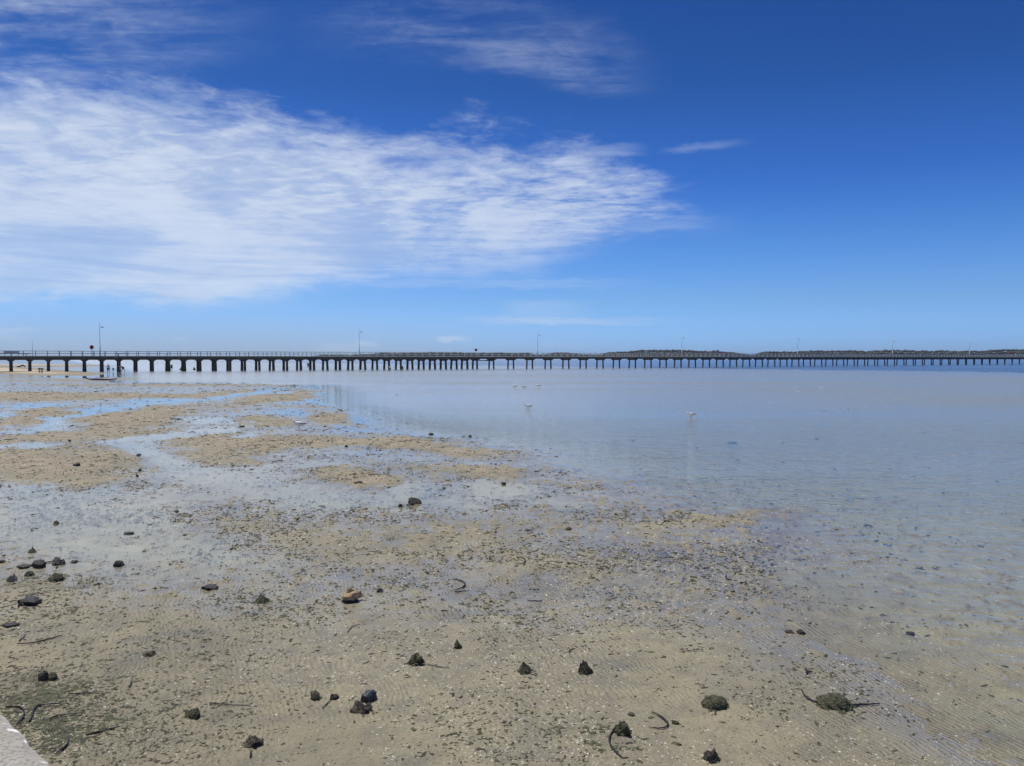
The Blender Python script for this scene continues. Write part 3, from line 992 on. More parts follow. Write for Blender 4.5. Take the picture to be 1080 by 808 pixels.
# pale locker behind the long bench
s0, s1 = s_of_u(4, -0.8), s_of_u(21, -0.8)
p0, p1 = at_s(s0, -0.8, DECK), at_s(s1, -0.8, DECK)
t_ = empty('covered_table', (p0 + p1) / 2, math.atan2((p1 - p0).y, (p1 - p0).x))
tag(t_, 'long low table with a thick pale cover behind the long bench at the left edge', 'table')
L_ = (p1 - p0).length
MB().prism([(-0.40, 0), (0.40, 0), (0.36, 0.33), (-0.36, 0.36)], (0, 1, 0), (0, 0, 1), (-L_ / 2, 0, 0.66), (L_, 0, 0)).build('cover', M['white'], t_)
MB().box((0, 0, 0.63), (L_ * 0.96, 0.7, 0.05)).build('table_top', M['kerb'], t_)
for sx in (-1, 1):
    for sy in (-1, 1):
        MB().box((sx * L_ * 0.42, sy * 0.28, 0.30), (0.08, 0.08, 0.60)).build('leg', M['galv'], t_)
# thin pole
p = at_s(s_of_u(35, -1.5), -1.5, DECK)
t_ = empty('flag_pole', p)
tag(t_, 'thin bare pole standing on the jetty at the right end of the long bench', 'pole')
MB().tube([(0, 0, 0), (0, 0, 2.9)], [0.045, 0.02], 8).build('pole', M['galv'], t_, True)
MB().box((0, 0, 0.02), (0.22, 0.22, 0.04)).build('base_plate', M['galv'], t_)


# ------------------------------------------------------------------ skinned figures
def skin_obj(name, verts, edges, radii, mat, parent=None, sub=1, root=0):
    me = bpy.data.meshes.new(name + '_cage')
    me.from_pydata(verts, edges, [])
    o = bpy.data.objects.new(name + '_tmp', me)
    COL.objects.link(o)
    o.modifiers.new('s', 'SKIN')
    if not me.skin_vertices:
        o.data.skin_vertices  # created with the modifier
    sv = me.skin_vertices[0].data
    for i, r_ in enumerate(radii):
        sv[i].radius = (r_, r_) if not isinstance(r_, tuple) else r_
        sv[i].use_root = (i == root)
    ss = o.modifiers.new('u', 'SUBSURF')
    ss.levels = sub
    ss.render_levels = sub
    dg = bpy.context.evaluated_depsgraph_get()
    me2 = bpy.data.meshes.new_from_object(o.evaluated_get(dg))
    me2.name = name
    bpy.data.objects.remove(o)
    bpy.data.meshes.remove(me)
    me2.materials.clear()
    return link_mesh(name, me2, mat, parent, True)


def person(loc, label, pose, height=1.72, rz=0.0, top='white', bottom='navy', group=None, longhair=False, bare=False):
    """figure faces -Y before turning"""
    k_ = height / 1.75
    J = dict(pel=(0, 0, .93), waist=(0, 0, 1.08), chest=(0, 0, 1.30), neck=(0, 0, 1.46), head=(0, -.01, 1.58), crown=(0, 0, 1.69),
             shL=(.17, 0, 1.40), elL=(.25, .01, 1.13), wrL=(.27, -.07, .89), haL=(.27, -.10, .80),
             shR=(-.17, 0, 1.40), elR=(-.25, .01, 1.13), wrR=(-.27, -.07, .89), haR=(-.27, -.10, .80),
             hipL=(.10, 0, .90), knL=(.12, -.02, .50), anL=(.13, .02, .09), toL=(.15, -.13, .03),
             hipR=(-.10, 0, .90), knR=(-.12, -.02, .50), anR=(-.13, .02, .09), toR=(-.15, -.13, .03))
    J.update(pose)
    root = empty('person', loc, rz)
    tag(root, label, 'person', group)
    names = ['pel', 'waist', 'chest', 'neck', 'head', 'crown', 'shL', 'elL', 'wrL', 'haL', 'shR', 'elR', 'wrR', 'haR', 'hipL', 'knL', 'anL', 'toL', 'hipR', 'knR', 'anR', 'toR']
    rad = dict(pel=.12, waist=.11, chest=.13, neck=.055, head=.095, crown=.06, shL=.06, shR=.06, elL=.042, elR=.042, wrL=.03, wrR=.03, haL=.035, haR=.035,
               hipL=.09, hipR=.09, knL=.06, knR=.06, anL=.042, anR=.042, toL=.038, toR=.038)
    ed = [('pel', 'waist'), ('waist', 'chest'), ('chest', 'neck'), ('neck', 'head'), ('head', 'crown')]
    for s in 'LR':
        ed += [('chest', 'sh' + s), ('sh' + s, 'el' + s), ('el' + s, 'wr' + s), ('wr' + s, 'ha' + s), ('pel', 'hip' + s), ('hip' + s, 'kn' + s), ('kn' + s, 'an' + s), ('an' + s, 'to' + s)]
    P_ = {n: Vector(J[n]) * k_ for n in names}
    skin_obj('body', [tuple(P_[n]) for n in names], [(names.index(a_), names.index(b_)) for a_, b_ in ed], [rad[n] * k_ for n in names], M['skin'], root)
    if not bare:
        nm = ['waist', 'pel', 'chest', 'shL', 'mL', 'shR', 'mR']
        q = dict(P_)
        q['mL'] = P_['shL'].lerp(P_['elL'], .7)
        q['mR'] = P_['shR'].lerp(P_['elR'], .7)
        rr = [.155, .15, .18, .10, .08, .10, .08]
        skin_obj('shirt', [tuple(q[n]) for n in nm], [(0, 1), (0, 2), (2, 3), (3, 4), (2, 5), (5, 6)], [r_ * k_ for r_ in rr], M[top], root)
    nm = ['pel', 'hipL', 'tL', 'hipR', 'tR']
    q = dict(P_)
    q['tL'] = P_['hipL'].lerp(P_['knL'], .85)
    q['tR'] = P_['hipR'].lerp(P_['knR'], .85)
    skin_obj('shorts', [tuple(q[n]) for n in nm], [(0, 1), (1, 2), (0, 3), (3, 4)], [r_ * k_ for r_ in (.155, .125, .10, .125, .10)], M[bottom], root)
    hv = [tuple(P_['head'].lerp(P_['crown'], .35) + Vector((0, .025, 0)) * k_), tuple(P_['crown'] + Vector((0, .012, -.005)) * k_)]
    he = [(0, 1)]
    hr = [.102 * k_, .075 * k_]
    if longhair:
        hv.append(tuple(P_['neck'] + Vector((0, .07, .02)) * k_))
        he.append((0, 2))
        hr.append(.07 * k_)
    skin_obj('hair', hv, he, hr, M['hair'], root)
    return root


def feet(u, v):
    x, y, z = gxy(u, v)
    return (x, y, max(z, -0.25))


STEP = dict(knL=(.12, -.16, .52), anL=(.13, -.12, .09), toL=(.14, -.28, .03), anR=(-.13, .22, .11), toR=(-.14, .10, .03), knR=(-.12, .03, .50))
CARRY = dict(elR=(-.27, -.05, 1.12), wrR=(-.12, -.24, 1.15), haR=(-.05, -.28, 1.17), elL=(.27, -.05, 1.12), wrL=(.14, -.24, 1.13), haL=(.07, -.28, 1.15))
BEND = dict(waist=(0, -.08, 1.05), chest=(0, -.32, 1.10), neck=(0, -.47, 1.10), head=(0, -.57, 1.06), crown=(0, -.67, 1.04),
            shL=(.17, -.38, 1.08), elL=(.20, -.42, .80), wrL=(.14, -.50, .58), haL=(.12, -.54, .50), shR=(-.17, -.38, 1.08), elR=(-.20, -.42, .80), wrR=(-.14, -.50, .58), haR=(-.12, -.54, .50),
            pel=(0, .05, .92), hipL=(.10, .05, .89), hipR=(-.10, .05, .89), anL=(.14, -.25, .09), toL=(.15, -.40, .03), knL=(.12, -.12, .50), anR=(-.14, .35, .10), toR=(-.15, .22, .03), knR=(-.12, .16, .50))
CROUCH = dict(pel=(0, .10, .32), waist=(0, .08, .47), chest=(0, -.04, .68), neck=(0, -.12, .83), head=(0, -.16, .94), crown=(0, -.17, 1.05),
              shL=(.17, -.06, .78), elL=(.22, -.22, .58), wrL=(.14, -.40, .45), haL=(.11, -.46, .42), shR=(-.17, -.06, .78), elR=(-.22, -.22, .58), wrR=(-.14, -.40, .45), haR=(-.11, -.46, .42),
              hipL=(.10, .08, .30), hipR=(-.10, .08, .30), knL=(.16, -.33, .47), knR=(-.16, -.33, .47), anL=(.14, -.12, .09), anR=(-.14, -.12, .09), toL=(.16, -.27, .03), toR=(-.16, -.27, .03))

person(feet(114.3, 394.3), 'person in a white top and dark shorts standing on wet sand before the jetty', CARRY, 1.72, R(20))
person(feet(119.4, 392.6), 'small child in dark clothes beside the person in the white top', dict(STEP), 0.9, R(60), 'blackcloth', 'navy')
person(feet(129.6, 393.2), 'person in a rust red top bending forward with legs apart', BEND, 1.74, R(-75), 'maroon', 'navy')
person(feet(181.0, 391.3), 'person in black standing against a pile of the jetty', STEP, 1.45, R(40), 'blackcloth', 'blackcloth')
person(feet(190.6, 391.2), 'bare chested person crouching at the foot of a pile', CROUCH, 1.5, R(70), bare=True)
person(feet(205.2, 391.2), 'person in dark clothes crouching in the open bay under the jetty', CROUCH, 1.5, R(-80), 'blackcloth', 'blackcloth')
px, py = ground(325, 387.6)
person((px, py, -0.35), 'dark figure wading in the sea beyond the jetty', STEP, 1.72, R(10), 'blackcloth', 'blackcloth')
person(feet(411.3, 392.6), 'wader with a pale shirt, left of two in the shallows', STEP, 1.35, R(160), 'white', 'blackcloth')
person(feet(424.3, 392.6), 'wader all in black, right of two in the shallows', STEP, 1.35, R(200), 'blackcloth', 'blackcloth')
pj = at_s(s_of_u(704.5, 0.3), 0.3, DECK)
person(pj, 'person in white leaning at the railing of the jetty', dict(BEND), 1.5, R(60), 'white', 'white')


# ------------------------------------------------------------------ gulls
def gull(loc, label, rz, k_=1.0, kind='gull'):
    t_ = empty('seagull', loc, rz)
    tag(t_, label, 'gull', 'gulls standing in the shallows')
    k_ *= 1.2
    S = lambda pts: [tuple(Vector(p) * k_) for p in pts]
    # faces -X
    skin_obj('body', S([(0, 0, .17), (-.09, 0, .19), (-.14, 0, .25), (-.16, 0, .285), (.10, 0, .175), (.19, 0, .17)]),
             [(0, 1), (1, 2), (2, 3), (0, 4), (4, 5)], [r_ * k_ for r_ in (.068, .056, .03, .032, .042, .014)], M['gullw'], t_, 2)
    for sy in (-1, 1):
        skin_obj('wing', S([(0.0, .046 * sy, .195), (.07, .052 * sy, .195), (.15, .03 * sy, .19), (.24, .012 * sy, .185)]),
                 [(0, 1), (1, 2), (2, 3)], [(r_ * k_, r_ * k_ * 0.5) for r_ in (.035, .045, .032, .008)], M['gullg'], t_, 2)
        MB().tube(S([(.0, .022 * sy, .12), (.005, .022 * sy, .06), (-.005, .022 * sy, 0.0)]), .005 * k_, 6).build('leg', M['beak'], t_)
    MB().tube(S([(-.185, 0, .283), (-.225, 0, .276)]), [.010 * k_, .003 * k_], 8).build('bill', M['beak'], t_, True)
    return t_


def wet(u, v):
    x, y = ground(u, v)
    return (x, y, max(gz(x, y), -0.08))


gull(wet(728.5, 440.5), 'white gull with dark wings standing alone in the shallows at right', R(20), 1.05)
gull(wet(556.8, 431.0), 'white gull in open water below the small wavelet', R(15))
gull(wet(315.5, 454.0), 'gull resting on the shelly bar among wet sand', R(10), 1.1)
gull(wet(542.5, 409.0), 'left gull of the group by the small white wavelet', R(-20), 1.15)
gull(wet(552.4, 409.2), 'middle gull of the group by the small white wavelet', R(5), 1.0)
gull(wet(567.3, 408.6), 'right gull of the group by the small white wavelet', R(0), 1.15)
gull(wet(381.5, 393.0), 'gull paddling in front of the jetty below the second lamp post', R(0), 1.6)
pj = at_s(s_of_u(175.5, 1.66), 1.66, DECK + 0.166)
g_ = gull(pj, 'gull perched on the kerb of the jetty', R(30), 1.2)
# wavelet
x0, y0 = ground(545, 409.2)
x1, y1 = ground(576, 409.4)
mb = MB()
pts = [(x0 + (x1 - x0) * t / 24, y0 + (y1 - y0) * t / 24 + 0.10 * math.sin(t * 1.3), 0.01) for t in range(25)]
mb.tube(pts, [0.012 + 0.028 * math.sin(math.pi * t / 24) for t in range(25)], 6, 0.6)
tag(mb.build('foam', M['white'], None, True), kind='stuff')

# ------------------------------------------------------------------ kayak
a0, a1_ = Vector(feet(90.5, 401.0)), Vector(feet(123.0, 401.0))
mid = (a0 + a1_) / 2
t_ = empty('kayak', (mid.x, mid.y, max(mid.z, 0) + 0.01), math.atan2(a1_.y - a0.y, a1_.x - a0.x))
tag(t_, 'slim purple blue kayak lying on the sand between the pools', 'kayak')
L_ = (a1_ - a0).length
bm = bmesh.new()
rings = []
NX, NS = 26, 14
for i in range(NX + 1):
    s = -1 + 2 * i / NX
    wd = 0.36 * max(1 - abs(s) ** 2.6, 0.0) ** 0.8 + 0.012
    rock = 0.05 * abs(s) ** 3 + (0.16 * max(-s - 0.6, 0) ** 1.2 * 2 if s < 0 else 0.04 * max(s - .7, 0))
    hgt = 0.15 * (1 - 0.35 * abs(s) ** 2)
    ring = []
    for j in range(NS):
        a_ = 2 * math.pi * j / NS
        yy, zz = math.cos(a_) * wd, math.sin(a_)
        zz = zz * hgt if zz < 0 else zz * hgt * 0.55
        ring.append(bm.verts.new((s * L_ / 2, yy, hgt + rock + zz)))
    rings.append(ring)
up_faces = []
for a_, b_ in zip(rings, rings[1:]):
    for j in range(NS):
        bm.faces.new((a_[j], a_[(j + 1) % NS], b_[(j + 1) % NS], b_[j]))
bm.faces.new(rings[0]); bm.faces.new(list(reversed(rings[-1])))
bmesh.ops.recalc_face_normals(bm, faces=bm.faces)
me = bpy.data.meshes.new('hull'); bm.to_mesh(me); bm.free()
link_mesh('hull', me, M['hull'], t_, True)
mb = MB()
for sx in (0.05,):
    mb.tube([(sx - .75, 0, .245), (sx - .4, 0, .26), (sx + .3, 0, .262), (sx + .7, 0, .245)], [.10, .24, .24, .1], 12, 0.12)
mb.build('seat_pad', M['hulltop'], t_, True)

# dark things on the far beach
x_, y_, z_ = gxy(43, 393.2)
t_ = empty('folding_table', (x_, y_, z_), R(12))
tag(t_, 'small dark table standing alone on the beach before the jetty', 'table')
MB().box((0, 0, .66), (.72, .5, .16)).build('table_top', M['blackcloth'], t_)
for sx in (-1, 1):
    for sy in (-1, 1):
        MB().tube([(sx * .17, sy * .17, .6), (sx * .2, sy * .2, 0)], .045, 6).build('leg', M['blackcloth'], t_)
x_, y_, z_ = gxy(22, 387.3)
t_ = empty('driftwood', (x_, y_, z_), R(5))
tag(t_, 'dark arched driftwood lying on the beach between the first two piles', 'driftwood')
MB().tube(smooth_path([(-1.05, 0, .10), (-.5, 0, .16), (-.1, .05, .28), (.35, 0, .52), (.75, -.05, .42), (1.05, 0, .30)]), [.19 + .05 * math.sin(i * .9) for i in range(31)], 8).build('trunk', M['pile'], t_, True)
MB().tube(smooth_path([(-.1, .05, .28), (-.3, 0, .12), (-.45, 0, .0)]), .09, 7).build('branch', M['pile'], t_, True)
MB().tube(smooth_path([(.9, 0, .36), (1.1, .1, .2), (1.0, .15, .05)]), .08, 7).build('branch', M['pile'], t_, True)


# ------------------------------------------------------------------ makers of small litter
def clump_data(n, seed):
    r_ = np.random.default_rng(seed)
    K = 8
    ang = np.arange(K) / K * 2 * np.pi
    return r_, K, ang


def scatter(count, seed, v0, v1, size, hrel, dens, elong=(1.0, 2.4), pw=1.0, u0=-60, u1=1140):
    """positions drawn evenly over the picture rows, kept where the density map says so"""
    r_ = np.random.default_rng(seed)
    u = r_.uniform(u0, u1, count * 6)
    v = v0 + (v1 - v0) * r_.uniform(0, 1, count * 6) ** pw
    X, Y = ground(u, v)
    Z, uu, vv, dp, us2 = level(X, Y)
    keep = r_.uniform(0, 1, len(X)) < dens(X, Y, Z, uu, vv, us2)
    X, Y, Z = X[keep][:count], Y[keep][:count], Z[keep][:count]
    n = len(X)
    px_ = Y / F
    s = np.exp(np.minimum(r_.normal(0, 0.45, n), 0.75)) * size(X, Y)
    el_ = r_.uniform(*elong, n)
    rot = r_.uniform(0, np.pi, n)
    return r_, X, Y, Z, s, el_, rot, hrel * s


def clump_verts(r_, X, Y, Z, s, el_, rot, h_):
    n = len(X)
    K = 7
    ang = np.arange(K) / K * 2 * np.pi
    V = np.zeros((n, 2 * K + 1, 3))
    c, sn = np.cos(rot)[:, None], np.sin(rot)[:, None]
    for ring, (rr, zz) in enumerate(((1.0, -0.12), (0.62, 0.62))):
        jit = r_.uniform(0.3, 1.4, (n, K))
        lx = np.cos(ang)[None] * s[:, None] * el_[:, None] * 0.5 * rr * jit
        ly = np.sin(ang)[None] * s[:, None] * 0.5 * rr * jit
        V[:, ring * K:(ring + 1) * K, 0] = X[:, None] + lx * c - ly * sn
        V[:, ring * K:(ring + 1) * K, 1] = Y[:, None] + lx * sn + ly * c
        V[:, ring * K:(ring + 1) * K, 2] = Z[:, None] + h_[:, None] * zz * (r_.uniform(0.4, 1.5, (n, K)) if ring else 1.0)
    V[:, 2 * K, 0] = X
    V[:, 2 * K, 1] = Y
    V[:, 2 * K, 2] = Z + h_ * r_.uniform(0.6, 1.2, n)
    Fq = []
    for i in range(K):
        j = (i + 1) % K
        Fq.append((i, j, K + j))
        Fq.append((i, K + j, K + i))
        Fq.append((K + i, K + j, 2 * K))
    return V, np.array(Fq)


def tri_mesh(name, V, Fq, smooth=False):
    n, k_, _ = V.shape
    tri = (Fq[None] + (np.arange(n) * k_)[:, None, None]).reshape(-1, 3).astype(np.int32)
    me = bpy.data.meshes.new(name)
    me.vertices.add(n * k_)
    me.vertices.foreach_set('co', V.reshape(-1).astype(np.float32))
    me.loops.add(tri.size)
    me.loops.foreach_set('vertex_index', tri.ravel())
    me.polygons.add(len(tri))
    me.polygons.foreach_set('loop_start', np.arange(0, tri.size, 3, dtype=np.int32))
    me.polygons.foreach_set('loop_total', np.full(len(tri), 3, np.int32))
    me.update(calc_edges=True)
    return me


# ------------------------------------------------------------------ rocks
def rock_mesh(w_, d_, h_, seed, rough=0.22, shape='round', sub=3):
    bm = bmesh.new()
    bmesh.ops.create_icosphere(bm, subdivisions=sub, radius=1)
    rs = np.random.default_rng(seed)
    o1 = rs.uniform(0, 50, 3)
    planes = []
    for _ in range(7 if shape != 'round' else 3):
        n_ = Vector(rs.normal(size=3)).normalized()
        planes.append((n_, rs.uniform(.62, .85)))
    for v in bm.verts:
        p = v.co.copy()
        for n_, k_ in planes:
            dd = p.dot(n_) - k_
            if dd > 0: p -= n_ * dd * 0.9
        q = np.array([p.x * 1.6 + o1[0], p.y * 1.6 + o1[1]])
        f1 = float(fbm(np.array([q[0] + p.z]), np.array([q[1] - p.z * 1.3]), 1.0, 4, seed)[0])
        f3 = float(fbm(np.array([p.x * 9 + p.z * 7 + o1[1]]), np.array([p.y * 9 - p.z * 6]), 1.0, 2, seed + 19)[0])
        f2 = float(fbm(np.array([p.x * 4 + p.z * 3 + o1[2]]), np.array([p.y * 4 - p.z * 3]), 1.0, 3, seed + 9)[0])
        p *= 1 + f1 * rough * 1.6 + f2 * rough * 0.8 + f3 * rough * 0.22
        if shape == 'cone':
            k_ = max(0.30, 1 - max(p.z, 0) * 0.62)
            p.x *= k_; p.y *= k_
            p.x -= max(p.z, 0) * 0.22
        p.x *= 1 + 0.28 * max(0, 0.1 - p.z); p.y *= 1 + 0.28 * max(0, 0.1 - p.z)
        if shape == 'flat' and p.z > 0.35:
            p.z = 0.35 + (p.z - 0.35) * 0.25
        v.co = Vector((p.x * w_ / 2, p.y * d_ / 2, max(p.z, -0.35) * h_))
    me = bpy.data.meshes.new('rock')
    bm.to_mesh(me)
    bm.free()
    return me


# u, v(base), width px, height px, material, shape, label, name
ROCKS = [
    (27, 638.5, 21, 8, 'black', 'flat', 'flat topped black rock on the mud at the left edge', 'rock'),
    (37, 599, 17, 9, 'black', 'flat', 'angular black rock, biggest of the cluster at the left edge', 'rock'),
    (23, 600, 13, 4, 'black', 'flat', 'low black slab touching the angular black rock', 'rock'),
    (59, 596, 12, 6, 'black', 'round', 'dark rock with a stalk joining it to the angular black rock', 'rock'),
    (77, 594, 7, 3.5, 'brown', 'round', 'small brown stone right of the black cluster', 'stone'),
    (124, 598, 10, 6, 'black', 'round', 'single dark rock in the wet sheen right of the cluster', 'rock'),
    (10, 612.5, 10, 7, 'pale', 'round', 'stone with a pale top at the left edge below the black cluster', 'stone'),
    (29, 608, 9, 5, 'green', 'round', 'small weedy stone just below the angular black rock', 'stone'),
    (33, 583.5, 9, 7, 'green', 'cone', 'pointed grey green stone above the black cluster', 'stone'),
    (56, 613, 15, 7, 'green', 'round', 'low weedy mound right of the pale topped stone', 'stone'),
    (1, 595, 8, 5, 'black', 'round', 'dark stone cut by the left edge of the picture', 'stone'),
    (58, 554, 8, 6, 'green', 'cone', 'small pointed stone alone in the upper wet sheen', 'stone'),
    (135, 564.5, 10, 4, 'brown', 'flat', 'pinkish brown flat stone in the wet sheen', 'stone'),
    (218, 623, 17, 6, 'black', 'flat', 'low black rock with a flat top in the wet sheen', 'rock'),
    (275, 636.5, 15, 8, 'green', 'cone', 'weedy rock between the low black rock and the tan sponge', 'rock'),
    (436, 532.5, 14, 8, 'brown', 'dome', 'rounded brown dome like a shell standing in a pool', 'rock'),
    (422, 535, 4.5, 3.5, 'black', 'round', 'black pebble at the left of the brown dome', 'pebble'),
    (389, 740.5, 18, 13, 'slate', 'flat', 'smooth blue grey rock right behind a jagged brown one', 'rock'),
    (381, 753, 18, 11, 'brown', 'rough', 'jagged brown rock touching the smooth blue grey rock', 'rock'),
    (438, 701.5, 16, 11, 'green', 'rough', 'weedy rock with a trail of weed to its right', 'rock'),
    (483, 684, 9, 8, 'green', 'rough', 'small dark rock on the rippled sand', 'stone'),
    (554, 711, 14, 11, 'green', 'cone', 'left of the two dark green pyramid rocks', 'rock'),
    (618, 711, 15, 15, 'green', 'cone', 'right and taller of the two dark green pyramid rocks', 'rock'),
    (658, 776, 17, 11, 'green', 'rough', 'weedy rock with a black stalk curling from its left side', 'rock'),
    (757, 748, 24, 11, 'green', 'dome', 'broad mossy rock alone right of the black stalks', 'rock'),
    (884, 747, 32, 11, 'green', 'dome', 'long mossy rock with a black stalk on either side', 'rock'),
    (752, 804, 16, 12, 'brown', 'rough', 'dark brown rock at the bottom edge', 'rock'),
    (846, 669, 10, 4, 'black', 'round', 'dark flat stone, right of a pair in the shallow film', 'stone'),
    (834, 668, 9, 3.5, 'brown', 'round', 'grey brown flat stone, left of a pair in the shallow film', 'stone'),
    (962, 670, 9, 3.5, 'black', 'flat', 'small black stone in the shallow film far to the right', 'stone'),
    (44, 719, 11, 9, 'brown', 'dome', 'left of two brown rounded stones side by side near the wall', 'stone'),
    (53, 718, 10, 8, 'green', 'dome', 'right of two rounded stones side by side near the wall', 'stone'),
    (156, 693, 12, 6, 'green', 'rough', 'small weedy stone on the rippled sand left of the middle', 'stone'),
    (201, 758, 15, 8, 'green', 'rough', 'weedy stone with a pointed right side on the rippled sand', 'stone'),
    (264, 788, 18, 8, 'brown', 'rough', 'brown stone with shell bits at the bottom of the rippled sand', 'stone'),
    (332, 738, 11, 7, 'brown', 'rough', 'speckled brown stone left of the blue grey rock', 'stone'),
    (352, 738, 8, 5, 'black', 'round', 'little black stone with a twig, between speckled stone and blue grey rock', 'stone'),
    (8, 662, 16, 5, 'black', 'flat', 'black weedy slab at the left edge below the flat topped rock', 'stone'),
    (80, 491, 6, 3, 'black', 'round', 'dark stone on the dry shelly bar at left', 'stone'),
    (146, 480.5, 4.5, 2.5, 'black', 'flat', 'dark pebble at the edge of the runnel', 'pebble'),
    (147, 497, 3, 2.5, 'black', 'round', 'upper of two black pebbles beside the wet sheen', 'pebble'),
    (144, 503, 3, 2.5, 'black', 'round', 'lower of two black pebbles beside the wet sheen', 'pebble'),
    (254, 450.5, 5.5, 2.5, 'black', 'flat', 'black pebble in the pale pool above the big shelly bar', 'pebble'),
    (73, 465.5, 2.5, 2, 'black', 'round', 'black pebble at the tip of the narrow left pool', 'pebble'),
    (496, 461, 4, 2, 'black', 'round', 'black pebble at the water edge above the shelly tongue', 'pebble'),
    (454, 459, 5, 2.5, 'brown', 'round', 'brown pebble left of the black one at the water edge', 'pebble'),
    (365, 471.5, 3, 2, 'black', 'round', 'tiny black pebble right of the resting gull', 'pebble'),
    (531, 510.5, 5, 2.5, 'black', 'flat', 'black flat pebble right of the pool with the brown dome', 'pebble'),
    (185, 541, 6, 2.5, 'brown', 'round', 'brown pebble where the left sheen meets the rough shelly ground', 'pebble'),
    (600, 559, 6, 2.5, 'green', 'round', 'greenish pebble in the film left of the last shelly bar', 'pebble'),
    (773, 468, 11, 2.2, 'weed', 'flat', 'dark flat clump of weed breaking the open water at right', 'weed clump'),
    (400, 625, 6, 4, 'black', 'round', 'small black stone right above the tan sponge', 'stone'),
    (378, 510, 8, 2.5, 'weed', 'rough', 'dark clump on top of the round shelly bar', 'weed clump'),
    (712, 764, 8, 4, 'green', 'rough', 'small weed covered stone at the bend of the loose black stalk', 'stone'),
    (666, 755, 8, 3, 'green', 'flat', 'flat green stone above the curled stalk', 'stone'),
]
FRINGE = []
for i, (u, v, wp, hp, mat, shp, lab, nm) in enumerate(ROCKS):
    x_, y_, z_ = gxy(u, v)
    pxm = (y_ * CP + EYE * SP) / F
    w_, h_ = wp * pxm, hp * pxm
    sub_ = 4 if wp > 12 else 3
    sh = {'dome': 'round', 'rough': 'rough'}.get(shp, shp)
    ztop = {'flat': 0.52, 'cone': 0.85}.get(shp, 0.8)
    hh = h_ * 0.80 / (ztop + 0.05)
    me = rock_mesh(w_ * 1.08, w_ * 0.95, hh, 100 + i * 3, {'dome': 0.19, 'rough': 0.38, 'flat': 0.27, 'cone': 0.30}.get(shp, 0.28), sh, sub_)
    o = link_mesh(nm.replace(' ', '_'), me, M[mat], None, False)
    if mat in ('green', 'brown') and v > 560 and wp > 9:
        FRINGE.append((o, w_, h_, i))
    if mat in ('weed',):
        o.name = 'seaweed_clump'
    o.location = (x_, y_ + w_ * 0.35, z_ - h_ * 0.02)
    o.rotation_euler = (0, 0, random.uniform(-0.3, 0.3))
    tag(o, lab, 'weed' if nm == 'weed clump' else nm)

# ragged skirts of weed round the overgrown rocks
for o, w_, h_, i in FRINGE:
    r_ = np.random.default_rng(500 + i)
    n_ = 40
    a_ = r_.uniform(0, 2 * np.pi, n_)
    rr = w_ * r_.uniform(0.34, 0.62, n_) * np.where(r_.uniform(0, 1, n_) < 0.12, 1.35, 1.0)
    X, Y = np.cos(a_) * rr, np.sin(a_) * rr * 0.9
    Z = r_.uniform(0, 0.18, n_) * h_ * (rr < w_ * 0.5)
    s_ = w_ * r_.uniform(0.08, 0.2, n_)
    V, Fq = clump_verts(r_, X, Y, Z, s_, r_.uniform(1, 2.6, n_), a_ + r_.uniform(0.8, 2.2, n_), s_ * 0.35)
    link_mesh('weed_fringe', tri_mesh('weed_fringe', V, Fq), M['algae'] if r_.uniform() < 0.5 else M['weed'], o)

# tan sponge on a black slab
x_, y_, z_ = gxy(368, 636.5)
k_ = 1.04 * y_ / F
t_ = empty('sea_sponge', (x_, y_ + 0.06, z_))
tag(t_, 'tan ridged sponge on a flat black base lying on wet sand left of centre', 'sponge')
me = rock_mesh(17 * k_, 12 * k_, 4.2 * k_, 900, 0.12, 'flat')
o = link_mesh('base', me, M['black'], t_); o.location = (0, 0, 0.01)
me = rock_mesh(16 * k_, 12 * k_, 5.2 * k_, 905, 0.30, 'round')
o = link_mesh('sponge', me, M['tan'], t_); o.location = (0, 0.01, 0.052)
me = rock_mesh(12 * k_, 7 * k_, 6.5 * k_, 907, 0.45, 'rough')
o = link_mesh('ridge', me, M['tan'], t_); o.location = (-0.01, 0.035, 0.072)
me = rock_mesh(6 * k_, 5 * k_, 4.5 * k_, 908, 0.45, 'rough')
o = link_mesh('knob', me, M['tan'], t_); o.location = (0.085, 0.05, 0.05)

